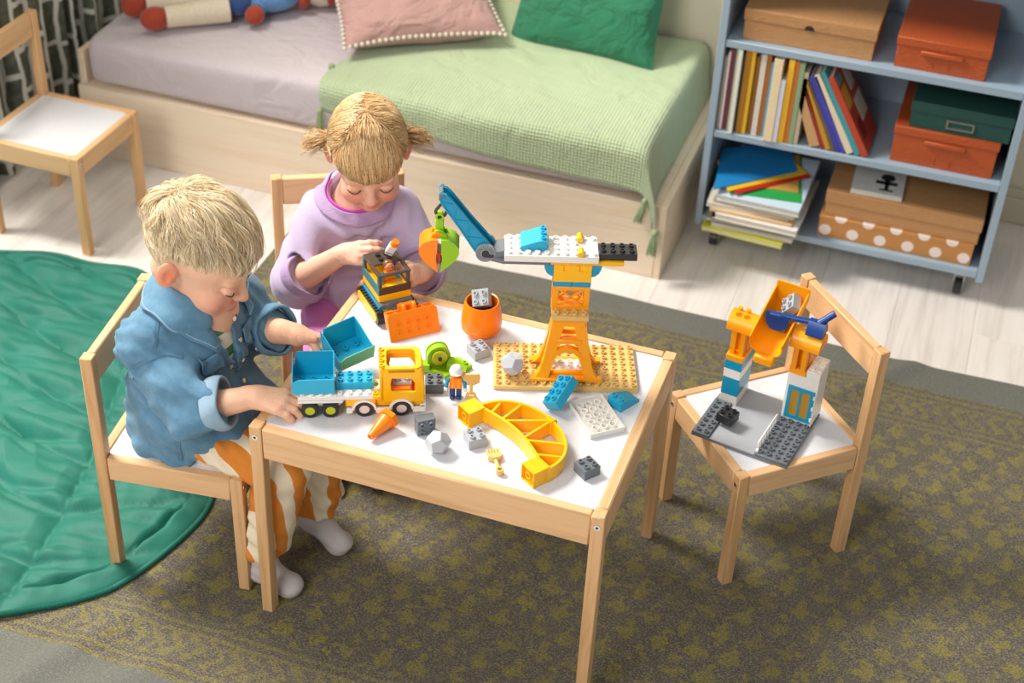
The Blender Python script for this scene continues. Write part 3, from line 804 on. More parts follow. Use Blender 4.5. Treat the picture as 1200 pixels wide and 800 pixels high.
for i, (w, h, hx, y, lab) in enumerate(row):
    book(lab, hx, w, h, .150 + .01 * (i % 3), (x, y, zb)); x += w + .0008
lean = [(.024, .195, '#C79B69', 22, 'thick tan book leaning left'), (.010, .200, '#9C2B2B', 24, 'thin dark red book leaning'), (.012, .190, '#C58F2C', 26, 'mustard book leaning behind the red one'),
        (.008, .185, '#6C5A3C', 27, 'thin brown book leaning'), (.011, .200, '#3F3F9E', 28, 'first violet-blue book leaning'), (.010, .205, '#4A49A8', 28.5, 'second violet-blue book leaning'),
        (.016, .215, '#E2D2B4', 30, 'cream book leaning beside the violet books'), (.013, .225, '#3E9AA0', 31, 'teal-topped picture book leaning'), (.016, .215, '#B5442A', 31.5, 'red picture book with patches at the end of the row')]
x += .030
for (w, h, hx, a, lab) in lean:
    r = math.radians(-a)
    bk_ = book(lab, hx, w, h, .150, (x, 1.570, zb), ry=r); x += w / math.cos(r) + .0012
    if 'patches' in lab:
        for k_, (ya, yb, za_, zb_, hx2) in enumerate(((.010, .055, .12, .175, '#E0A030'), (.070, .14, .06, .12, '#D8D2C4'), (.02, .06, .03, .08, '#7A2020'), (.08, .13, .14, .20, '#C9C4B8'), (.01, .05, .185, .207, '#3E9AA0'))):
            part('cover_patch', book_mat(hx2), bk_, lambda m: m.box(w, w + .0006, ya, yb, za_, zb_, 0))
# magazines and picture books stacked at the bottom
stack = [('#C9C72B', .013, -.01, 1.475, 'lime yellow magazine at the bottom of the stack'), ('#D9D6C8', .010, .012, 1.482, 'cream magazine second from the bottom'), ('#8B8782', .010, -.004, 1.486, 'grey magazine low in the stack'),
         ('#2E2A26', .008, .010, 1.480, 'black magazine in the middle of the stack'), ('#E9E4DA', .016, .02, 1.470, 'thick white book in the middle of the stack'), ('#E4BE8C', .007, .004, 1.476, 'thin peach book in the stack'),
         ('#E6E1D4', .011, -.006, 1.482, 'off-white book above the peach one'), ('#A38E6A', .007, .008, 1.488, 'thin khaki book in the stack'), ('#CBDDEA', .017, .016, 1.486, 'pale blue picture book near the top')]
z = ZS[0] + .0006
for i, (hx, th, off, y, lab) in enumerate(stack):
    if hx not in BMS: BMS[hx] = book_mat(hx)
    t = thing('magazine' if th < .012 else 'picture_book', lab, 'magazine' if th < .012 else 'book', (.487 + off, y + .012, z), math.radians((i * 37 % 7) - 3), 'magazines stacked on the bottom shelf')
    c = th * .16
    part('cover', BMS[hx], t, lambda m: m.box(0, .205, 0, .27, th - c, th, 0).box(0, .205, 0, .27, 0, c, 0).box(0, .205, .266, .27, c, th - c, 0))
    part('pages', M_PAPER, t, lambda m: m.box(.002, .203, .002, .2655, c + .0001, th - c - .0001, 0))
    z += th + .0006
def folder(label, hx, pts, z):
    o = MB().prism(pts, z, z + .0028).build('folder', book_mat(hx)); tag(o, label, 'folder', 'card folders on the magazine stack')
folder('green card folder on the magazine stack', '#2AA04A', [(.53, 1.515), (.705, 1.535), (.665, 1.76), (.49, 1.74)], z); z += .0034
folder('tan card folder on the green one', '#C99A4A', [(.56, 1.56), (.690, 1.575), (.66, 1.76), (.50, 1.74)], z); z += .0034
folder('red card folder showing as a narrow stripe', '#C4201E', [(.548, 1.502), (.705, 1.66), (.60, 1.77), (.475, 1.64)], z); z += .0034
folder('yellow card folder under the blue one', '#E6B82A', [(.528, 1.500), (.695, 1.668), (.59, 1.775), (.468, 1.64)], z); z += .0034
folder('blue card folder topmost on the magazine stack', '#1E7FBE', [(.494, 1.492), (.670, 1.662), (.62, 1.80), (.468, 1.70)], z)
t = thing('book', 'white booklet with a black drawing on the flat kraft box', 'book', (.812, 1.592, ZS[0] + .0585 + .0706), math.radians(2), 'booklets on the kraft box')
part('cover', book_mat('#DAD8D2'), t, lambda m: m.box(0, .125, 0, .17, .0105, .012).box(0, .125, 0, .17, 0, .0015))
part('pages', M_PAPER, t, lambda m: m.box(.001, .124, .001, .168, .0016, .0104))
part('drawing', BK, t, lambda m: m.box(.078, .088, .020, .075, .0119, .0124).box(.055, .108, .050, .066, .0119, .0124).cyl((.083, .085, .0119), (.083, .085, .0124), .018, None, 12).box(.066, .100, .018, .026, .0119, .0124), label='black printed drawing')
# ------------------------------------------------------------------ toy bricks
P = .016
def brick(m, nx, ny, h, x0=0, y0=0, z0=0, b=.0007, studs=True, hollow=True, skip=None):
    m.box(x0, x0 + nx * P, y0, y0 + ny * P, z0, z0 + h, b)
    if studs:
        for i in range(nx):
            for j in range(ny):
                if skip and skip(i, j): continue
                m.stud(x0 + (i + .5) * P, y0 + (j + .5) * P, z0 + h, hollow=hollow)
    return m
BRICKH = .0192
STUDM = {}
def loose_brick(label, mat, loc, rot, nx=2, ny=2, h=BRICKH, group='loose toy bricks', cat='toy brick', par=None):
    """brick centred on its footprint; body and studs are separate parts"""
    t = thing('toy_brick', label, cat, loc, 0, group, rot=rot)
    key = (mat.name, nx, ny, h)
    if key not in STUDM:
        b = part('body', mat, t, lambda m: m.box(-nx * P / 2, nx * P / 2, -ny * P / 2, ny * P / 2, 0, h, .0007))
        STUDM[key] = b.data
    else: link('body', STUDM[key], t)
    k2 = ('stud', mat.name)
    for i in range(nx):
        for j in range(ny):
            if k2 not in STUDM:
                o = part('stud', mat, t, lambda m: m.stud(0, 0, 0)); STUDM[k2] = o.data
            else: o = link('stud', STUDM[k2], t)
            o.location = ((i + .5 - nx / 2) * P, (j + .5 - ny / 2) * P, h)
    return t
Z0 = TT + .0004
R = math.radians
loose_brick('light grey toy brick below the orange pot', LG, (.291, .3405, Z0), (0, 0, R(50)))
loose_brick('dark grey toy brick touching the green winch toy', DG, (.2525, .2185, Z0), (0, 0, R(22)))
loose_brick('light grey toy brick between the rock and the yellow arch', LG, (.371, .105, Z0), (0, 0, R(38)))
loose_brick('dark grey toy brick alone near the table corner', DG, (.569, .102, Z0), (0, 0, R(52)))
loose_brick('dark grey toy brick tipped on its side near the truck', DG, (.276, .1085, Z0 + .016), (R(90), 0, R(37)))
# turquoise bricks
m4 = Matrix.Translation((.4745, .258, Z0 + .0235)) @ Matrix.Rotation(R(-12), 4, 'Z') @ Matrix.Rotation(R(19), 4, 'X') @ Matrix.Rotation(R(-27), 4, 'Y')
b = loose_brick('turquoise toy brick with eight studs tipped on its edge', TQ2, (0, 0, 0), (0, 0, 0), 2, 4); b.matrix_world = m4 @ Matrix.Translation((0, 0, -.006))
def slope():
    t = thing('slope_brick', 'turquoise sloped toy brick with two studs by the base plate', 'toy brick', (.5755, .3035, Z0), R(62), 'loose toy bricks')
    part('body', TQ2, t, lambda m: m.prism([(-.024, 0), (.024, 0), (.024, .005), (-.008, .0192), (-.024, .0192)], -.016, .016, 'y'))
    for s in (-1, 1): part('stud', TQ2, t, lambda m: m.stud(-.016, s * .008, .0192))
slope()
def upturned():
    t = thing('toy_plate', 'white toy plate lying upside down showing its tubes', 'toy plate', (.5435, .2435, Z0), R(-49.5), 'loose toy bricks')
    w, d, h, th = .048, .032, .0105, .0016
    part('shell', WH, t, lambda m: m.box(-w, w, -d, d, 0, .002).holed([(-w, -d), (w, -d), (w, d), (-w, d)], [(-w + th, -d + th), (w - th, -d + th), (w - th, d - th), (-w + th, d - th)], .002, h))
    o = None
    for i in range(5):
        for j in range(3):
            x, y = (i - 2) * P, (j - 1) * P
            if o is None: o = part('tube', WH, t, lambda m: m.ring((0, 0, .0018), (0, 0, h - .0004), .0066, .0050, 18)); q = o
            else: q = link('tube', o.data, t)
            q.location = (x, y, 0)
upturned()
# rocks
def rock(label, loc, r, seed, rot):
    t = thing('toy_rock', label, 'toy rock', loc, 0, 'faceted toy rocks', rot=rot)
    rg = random.Random(seed); bm = bmesh.new(); bmesh.ops.create_icosphere(bm, subdivisions=1, radius=r)
    # dodecahedron-like facets: dual of the icosahedron
    bm.free(); bm = bmesh.new(); ph = (1 + 5 ** .5) / 2; vs = []
    for a in (-1, 1):
        for b_ in (-1, 1):
            for c in (-1, 1): vs.append((a, b_, c))
            vs += [(0, a / ph, b_ * ph), (a / ph, b_ * ph, 0), (a * ph, 0, b_ / ph)]
    for v in vs:
        q = Vector(v).normalized() * r * rg.uniform(.93, 1.06); bm.verts.new(q)
    bmesh.ops.convex_hull(bm, input=bm.verts); bmesh.ops.dissolve_limit(bm, angle_limit=R(14), verts=bm.verts, edges=bm.edges)
    bmesh.ops.bevel(bm, geom=bm.edges, offset=.0007, segments=1, affect='EDGES')
    zmin = min(v.co.z for v in bm.verts)
    me = bpy.data.meshes.new('rock_body'); bm.to_mesh(me); bm.free(); me.materials.append(ROCKM); link('facets', me, t)
    part('seam', LG, t, lambda m: m.ring((0, 0, -.0006), (0, 0, .0006), r * .80, r * .70, 10))
    return t
rock('faceted grey toy rock near the front edge of the table', (.3205, .062, Z0 + .0195), .0225, 5, (.35, .2, .4))
rock('faceted grey toy rock on the tan base plate', (.371, .294, Z0 + .0096 + .0255), .0232, 9, (.2, -.3, 1.1))
# traffic cone lying down
def cone():
    t = thing('traffic_cone', 'small orange traffic cone lying on the table', 'toy cone', (.2145, .0705, Z0 + .0160), 0, rot=(0, R(100), R(-106))); t.scale = (1.2,) * 3
    part('cone', OR, t, lambda m: m.lathe([(.0125, -.012), (.0115, -.006), (.0052, .0235), (.0050, .026), (.0030, .026), (.0028, .022), (0, .022)], 24))
    part('foot', OR, t, lambda m: m.prism([(.0165 * math.cos(k * PI / 3 + .3), .0165 * math.sin(k * PI / 3 + .3)) for k in range(6)], -.020, -.0118))
cone()
# brush
def brush():
    t = thing('toy_brush', 'tiny tan toy paintbrush near the table front', 'toy brush', (.4205, .070, Z0), R(-58)); t.scale = (1.3, 1.3, 1.2)
    part('handle', TAN, t, lambda m: m.tube([(0, 0, .004), (.012, 0, .004), (.019, 0, .0045)], [.0030, .0026, .0030], 10).at((.0225, 0, .0052)).ring((0, 0, -.004), (0, 0, .004), .0052, .0030, 14))
    part('head', TAN, t, lambda m: m.prism([(-.001, -.0035), (-.004, -.009), (-.010, -.009), (-.010, .009), (-.004, .009), (-.001, .0035)], .0005, .0085))
    for k in range(5): part('bristle', TAN, t, lambda m: m.box(-.020, -.0095, -.009 + k * .0037, -.009 + k * .0037 + .0029, .001, .0078, .0006))
brush()
# worker figure
def figure(t, vest=OR, arm=TQ, leg=NAVY, hat=WH, s=1.0, sit=False):
    lz = .0235
    for y in (-1, 1):
        if not sit: part('leg', leg, t, lambda m: m.box(-.0062, .0062, y * .0008, y * .0105, .0002, lz, .0022).box(-.0052, .0100, y * .0012, y * .0102, .0002, .0072, .002))
        else: part('leg', leg, t, lambda m: m.box(-.0062, .020, y * .0008, y * .0105, .013, lz, .002))
    part('torso', vest, t, lambda m: m.at((0, 0, 0)).prism([(-.0118, lz), (.0118, lz), (.0100, lz + .0215), (-.0100, lz + .0215)], -.0066, .0066, 'x'))
    for y in (-1, 1):
        a = part('arm', arm, t, lambda m: m.tube([(0, y * .0108, lz + .0185), (.003, y * .0150, lz + .012), (.0085, y * .0165, lz + .0035)], [.0036, .0036, .0032], 10))
        part('hand', SKINP if hat is None else WH, a, lambda m: m.ell((.0098, y * .0167, lz + .001), .0042, 10, 8))
    h = part('head', SKINP, t, lambda m: m.ell((0, 0, lz + .0305), (.0096, .0096, .0098)))
    if hat is not None:
        part('hair', BRN, t, lambda m: m.ell((-.0026, 0, lz + .0300), (.0098, .0106, .0098)))
        hz = lz + .0325
        part('helmet', hat, t, lambda m: m.lathe([(.0118, 0), (.0124, .0010), (.0116, .0026), (.0108, .0060), (.0080, .0105), (.0040, .0128), (0, .0133)], 22, (0, 0, hz)).at((.0095, 0, hz + .0012)).ell((0, 0, 0), (.0062, .0098, .0014)))
        for y in (-1, 1): part('vest_stripe', Y_, t, lambda m: m.box(.0060, .0071, y * .0035, y * .0062, lz + .001, lz + .0205, .0003))
    if hat is None: part('hair', BRN, t, lambda m: m.ell((-.0026, 0, lz + .0325), (.0100, .0106, .0092)))
    for y in (-1, 1): part('eye', BK, h, lambda m: m.ell((.0088, y * .0034, lz + .0315), .0011, 6, 5))
wk = thing('worker_figure', 'toy builder figure with a white helmet and orange vest', 'toy figure', (.2965, .209, Z0), R(-72))
figure(wk)
def shovel():
    t = thing('toy_shovel', 'tan toy shovel standing in the builder figure\'s hand', 'toy shovel', (.3225, .2165, Z0), R(24)); t.scale = (1.35, 1.35, 1.2)
    part('shaft', TAN, t, lambda m: m.tube([(0, 0, .008), (0, 0, .026)], .0022, 8))
    part('handle', TAN, t, lambda m: m.holed([(-.008, .0002), (.008, .0002), (.0055, .010), (-.0055, .010)], [(-.0048, .0032), (.0048, .0032), (.003, .0072), (-.003, .0072)], -.002, .002, 'y'))
    part('blade', TAN, t, lambda m: m.prism([(-.0040, .0245), (.0040, .0245), (.0105, .029), (.0115, .040), (.008, .0440), (-.008, .0440), (-.0115, .040), (-.0105, .029)], -.0016, .0016, 'y'))
shovel()

# ------------------------------------------------------------------ orange pot with bricks
def pot():
    t = thing('toy_pot', 'orange toy pot holding two grey bricks', 'toy pot', (.2735, .4035, Z0)); t.scale = (1.06,) * 3
    part('body', OR, t, lambda m: m.lathe([(.0205, 0), (.0222, .004), (.0300, .012), (.0345, .0175), (.0358, .024), (.0352, .038), (.0325, .055), (.0298, .068), (.0290, .070), (.0270, .069), (.0300, .053), (.0322, .036), (.0318, .022), (.0260, .014), (0, .012)], 40))
    part('foot_line', OR, t, lambda m: m.ring((0, 0, .0158), (0, 0, .0172), .0349, .0325, 40))
pot()
loose_brick('dark grey toy brick lower inside the orange pot', BK, (.279, .404, Z0 + .040), (R(25), R(10), R(60)), group='toy bricks in the pot')
bb_ = loose_brick('light grey toy brick poking out of the orange pot', LG, (0, 0, 0), (0, 0, 0), group='toy bricks in the pot')
bb_.matrix_world = Matrix.Translation((.2725, .4075, Z0 + .0755)) @ Matrix.Rotation(R(-8), 4, 'Z') @ Matrix.Rotation(R(48), 4, 'X') @ Matrix.Rotation(R(24), 4, 'Z') @ Matrix.Translation((0, 0, -.006))

# ------------------------------------------------------------------ lime winch piece
def winch():
    t = thing('winch_toy', 'lime green toy winch base with a round hub', 'toy part', (.240, .277, Z0), R(10))
    part('base', LIME, t, lambda m: m.prism([(-.030, -.020), (.010, -.026), (.016, -.034), (.058, .010), (.030, .028), (-.026, .020)], 0, .0085).box(-.034, -.014, -.022, -.004, .0, .017, .001))
    def dome(m):
        pr = [(-.021, 0)] + [(.021 * -math.cos(a * PI / 16), .020 + .021 * math.sin(a * PI / 16)) for a in range(17)] + [(.021, .0)]
        m.at((-.004, .004, .0085), R(24)).prism(pr, -.010, .002, 'y')
        m.prism(pr, .0055, .0085, 'y')
    part('housing', LIME, t, dome)
    part('drum', LIMED, t, lambda m: m.at((-.004, .004, .0285), R(24)).cyl((0, .0085, 0), (0, -.016, 0), .0085, None, 20))
    part('disc', LIMED, t, lambda m: m.at((-.004, .004, .0285), R(24)).cyl((0, -.0125, 0), (0, -.0150, 0), .0145, None, 26))
    part('axle', BK, t, lambda m: m.at((-.004, .004, .0285), R(24)).cyl((0, -.0150, 0), (0, -.0205, 0), .0034, None, 12))
    part('ramp', LIME, t, lambda m: m.prism([(.016, .0085), (.050, .0085), (.016, .022)], -.016, .010, 'y'))
    for (x, y) in ((.030, .014), (.044, .012)): part('stud', LIME, t, lambda m: m.stud(x, y - .002, .0085))
winch()

# ------------------------------------------------------------------ yellow arch lying flat
def arch():
    a0 = math.atan2(-.574, .819)
    t = thing('arch_piece', 'yellow lattice arch piece lying flat on the table', 'toy part', (.328, .155, Z0), a0)
    def end(x0):
        def fn(m):
            th = .0016; w = .0335
            m.box(x0, x0 + w, .004, .030, 0, .0315, .0006)
            m.at((0, 0, 0)); m.holed([(x0, 0), (x0 + w, 0), (x0 + w, .0315), (x0, .0315)], [(x0 + th, th), (x0 + w - th, th), (x0 + w - th, .0315 - th), (x0 + th, .0315 - th)], -.004, .0042, 'y')
            m.ring((x0 + w / 2, -.003, .0157), (x0 + w / 2, .0045, .0157), .0066, .0046, 16)
        part('end_block', Y_, t, fn)
    end(-.006); end(.178)
    H0, H1 = .002, .030
    outer = lambda s: (.0125 + .1 + -.1 * math.cos(s * PI) * 1.0, .022 + .086 * math.sin(s * PI) ** .85)
    def rim(m):
        n = 40; pts = [outer(k / n) for k in range(n + 1)]
        for k in range(n):
            (x0, y0), (x1, y1) = pts[k], pts[k + 1]
            sc = lambda x, y: (.1125 + (x - .1125) * .955, .022 + (y - .022) * .945)
            a, b_ = sc(x0, y0), sc(x1, y1)
            m.add([(x0, y0, H0), (x1, y1, H0), (*b_, H0), (*a, H0), (x0, y0, H1), (x1, y1, H1), (*b_, H1), (*a, H1)], [(0, 1, 5, 4), (2, 3, 7, 6), (4, 5, 6, 7), (0, 3, 2, 1)])
    part('outer_rim', Y_, t, rim)
    def inner(m):
        n = 24; f = lambda s: (.020 + s * .166, .024 + .014 * math.sin(s * PI))
        for k in range(n):
            (x0, y0), (x1, y1) = f(k / n), f((k + 1) / n); d = .0055
            m.add([(x0, y0, H0), (x1, y1, H0), (x1, y1 + d, H0), (x0, y0 + d, H0), (x0, y0, H1), (x1, y1, H1), (x1, y1 + d, H1), (x0, y0 + d, H1)], [(0, 1, 5, 4), (2, 3, 7, 6), (4, 5, 6, 7), (0, 3, 2, 1)])
    part('inner_rim', Y_, t, inner)
    def strut(p, q):
        p = Vector((*p, 0)); q = Vector((*q, 0)); d = (q - p).normalized(); nn = Vector((-d.y, d.x, 0)) * .0022
        def fn(m):
            v = [p + nn, q + nn, q - nn, p - nn]; m.add([(a.x, a.y, H0 + .001) for a in v] + [(a.x, a.y, H1 - .0015) for a in v], [(0, 3, 2, 1), (4, 5, 6, 7), (0, 1, 5, 4), (1, 2, 6, 5), (2, 3, 7, 6), (3, 0, 4, 7)])
        part('strut', Y_, t, fn)
    strut((.064, .040), (.050, .092)); strut((.072, .042), (.112, .104)); strut((.124, .042), (.114, .104)); strut((.132, .040), (.176, .088)); strut((.040, .034), (.028, .060)); strut((.172, .034), (.196, .060))
    part('peg', Y_, t, lambda m: m.cyl((.113, .110, .011), (.113, .116, .011), .005, None, 14).cyl((.113, .110, .022), (.113, .116, .022), .005, None, 14).box(.105, .121, .100, .110, .002, .032, .0008))
arch()

# ------------------------------------------------------------------ dump truck
def bin_(t, side=TQ, name='dump_bin', sm=TQ2):
    """open turquoise skip, 72 x 60 mm footprint, its own pieces are parts"""
    L, W = .072, .056
    th = .0018
    part('bin_floor', side, t, lambda m: m.box(0, L, .004, W - .004, 0, .003, .0005))
    for i in range(3): part('stud', side, t, lambda m: m.stud(.014 + i * .022, W * .62, .003))
    part('near_wall', sm, t, lambda m: m.prism([(.003, 0), (L, 0), (L, .030), (.012, .030), (0, .022)], -.002, .0000, 'y'))
    part('far_wall', side, t, lambda m: m.add([(0, W - .004, 0), (L, W - .004, 0), (L - .001, W + .010, .040), (.008, W + .010, .040), (0, W - .002, 0), (L, W - .002, 0), (L - .001, W + .012, .040), (.008, W + .012, .040)], [(0, 1, 2, 3), (4, 7, 6, 5), (0, 4, 5, 1), (1, 5, 6, 2), (2, 6, 7, 3), (3, 7, 4, 0)]))
    prof = [(-.001, 0), (W - .003, 0), (W + .010, .040), (W - .012, .036), (.012, .026), (-.001, .024)]
    part('end_wall', TQ2, t, lambda m: m.prism(prof, 0, th, 'x'))
    part('end_wall', TQ2, t, lambda m: m.prism(prof, L - th, L, 'x'))
TRX = Matrix.Translation((.0865, .0615, Z0)) @ Matrix.Rotation(R(24.3), 4, 'Z')
def truck():
    t = thing('dump_truck', 'yellow toy dump truck with turquoise load beside the denim-shirted person', 'toy truck'); t.matrix_world = TRX
    def wheel(x, y0, y1, hub, r):
        w = part('tyre', BK, t, lambda m: m.ring((x, y0, r), (x, y1, r), r, r * .6, 28))
        yo = y0 + (.0008 if y1 > y0 else -.0008)
        part('hub', hub, w, lambda m: m.cyl((x, yo, r), (x, y1, r), r * .64, r * .64, 24))
    for x, hub, r in ((0, LIMED, .0142), (.035, LIMED, .0142), (.0925, PINKW, .0150), (.1560, PINKW, .0150)):
        wheel(x, .0, .012, hub, r); wheel(x, .064, .052, hub, r)
    # rear trailer frame and studded white bed
    part('rear_frame', WH, t, lambda m: m.prism([(-.018, .028), (-.016, .034), (.058, .034), (.058, .024), (.050, .016), (-.012, .016)], .013, .051, 'y').box(-.020, .056, -.001, .065, .0315, .0365, .0008))
    bed_ = part('load_bed', WH, t, lambda m: m.box(-.020, .108, .000, .064, .0370, .0450, .0008))
    for i in range(8):
        if i < 8:
            part('stud', WH, bed_, lambda m: m.stud(-.012 + i * P, .0075, .0450, hollow=True))
    part('blue_brick', TQ2, t, lambda m: brick(m, 4, 2, .015, .045, .018, .0452))
    part('chassis', Y_, t, lambda m: m.box(.060, .192, .008, .056, .016, .034, .001).box(.062, .112, .002, .062, .021, .036, .001))
    def skirt(m):
        for y in (-.001, .0600):
            pr = [(.064, .010)]
            for cx in (.0925, .1560):
                pr += [(cx - .0195 * math.cos(a * PI / 8), .012 + .0195 * math.sin(a * PI / 8)) for a in range(9)]
            pr += [(.196, .011), (.196, .020), (.180, .026), (.176, .0345), (.136, .0345), (.130, .026), (.116, .026), (.110, .0350), (.074, .0350), (.066, .024)]
            # split into simple quads: fender rings instead of one concave face
            for cx in (.0925, .1560):
                o = [(cx - .0215 * math.cos(a * PI / 10), .0145 + .0215 * math.sin(a * PI / 10)) for a in range(11)]; i_ = [(cx - .0175 * math.cos(a * PI / 10), .0145 + .0175 * math.sin(a * PI / 10)) for a in range(11)]
                for k in range(10): m.prism([o[k], o[k + 1], i_[k + 1], i_[k]], y, y + .005, 'y')
            m.box(.062, .0725, y, y + .005, .008, .018, .0005); m.box(.112, .1365, y, y + .005, .008, .018, .0005); m.box(.1755, .196, y, y + .005, .008, .018, .0005)
        m.box(.188, .198, 0, .064, .008, .018, .001)
    part('skirt', WH, t, skirt)
    part('turntable', WH, t, lambda m: m.ring((.112, .032, .0365), (.112, .032, .0455), .014, .006, 22))
    cx0, cx1, h = .122, .192, .098
    def cabside(y):
        def fn(m):
            O = [(cx0, .030), (cx1 + .002, .030), (cx1, .070), (cx1 - .004, h), (cx0 + .004, h), (cx0, .070)]
            I = [(cx0 + .017, .052), (cx1 - .013, .050), (cx1 - .012, .068), (cx1 - .020, .080), (cx0 + .017, .080), (cx0 + .015, .068)]
            m.holed(O, I, y, y + .0035, 'y')
        part('cab_side', Y_, t, fn)
    cabside(.001); cabside(.0595)
    part('cab_back', Y_, t, lambda m: m.box(cx0 - .003, cx0 + .004, .001, .063, .030, h + .002, .0012))
    for j in range(4):
        part('stud', Y_, t, lambda m: m.stud(cx0 + .0005, .009 + j * .0152, h + .002))
    part('cab_front', Y_, t, lambda m: m.box(cx1 - .002, cx1 + .004, .002, .062, .030, .058, .0015))
    def roof(m):
        O = []; I = []
        def rr(x0, x1, y0, y1, r):
            q = []
            for (cx, cy, a0) in ((x1 - r, y1 - r, 0), (x0 + r, y1 - r, 90), (x0 + r, y0 + r, 180), (x1 - r, y0 + r, 270)):
                q += [(cx + r * math.cos(R(a0 + k * 22.5)), cy + r * math.sin(R(a0 + k * 22.5))) for k in range(5)]
            return q
        m.holed(rr(cx0, cx1 - .002, .001, .063, .012), rr(cx0 + .009, cx1 - .0115, .008, .056, .008), h - .006, h + .003)
    part('cab_roof', Y_, t, roof)
    for y in (.002, .0585): part('pillar', Y_, t, lambda m: m.tube([(cx1 + .001, y + .0018, .055), (cx1 - .001, y + .0018, .075), (cx1 - .006, y + .0018, h)], .0030, 8))
    st = part('seat', OR, t, lambda m: m.box(cx0 + .006, cx1 - .020, .008, .056, .034, .052, .001).box(cx0 + .006, cx0 + .014, .008, .056, .052, .080, .002))
    part('dashboard', OR, t, lambda m: m.prism([(cx1 - .016, .034), (cx1 - .002, .034), (cx1 - .002, .060), (cx1 - .010, .062)], .006, .058, 'y'))
    part('engine_plate', LG, t, lambda m: brick(m, 2, 2, .006, cx0 + .020, .018, .0525))
    part('door_stud', Y_, t, lambda m: m.ring((.118, -.0012, .040), (.118, .002, .040), .0042, .0022, 14))
    part('side_stud', Y_, t, lambda m: brick(m, 1, 1, .006, .104, .0005, .0362))
truck()
bt = thing('dump_bin', 'turquoise toy skip sitting on the truck bed', 'toy skip'); bt.matrix_world = TRX @ Matrix.Translation((-.029, .004, .0498))
bin_(bt)
hb = thing('dump_bin', 'turquoise toy skip held up in a hand above the table', 'toy skip')
hb.matrix_world = Matrix.Translation((.0965, .1590, Z0 + .0345)) @ Matrix.Rotation(R(57), 4, 'Z') @ Matrix.Rotation(R(14), 4, 'X') @ Matrix.Rotation(R(-3), 4, 'Y')
bin_(hb, TQ, 'dump_bin', GRN)

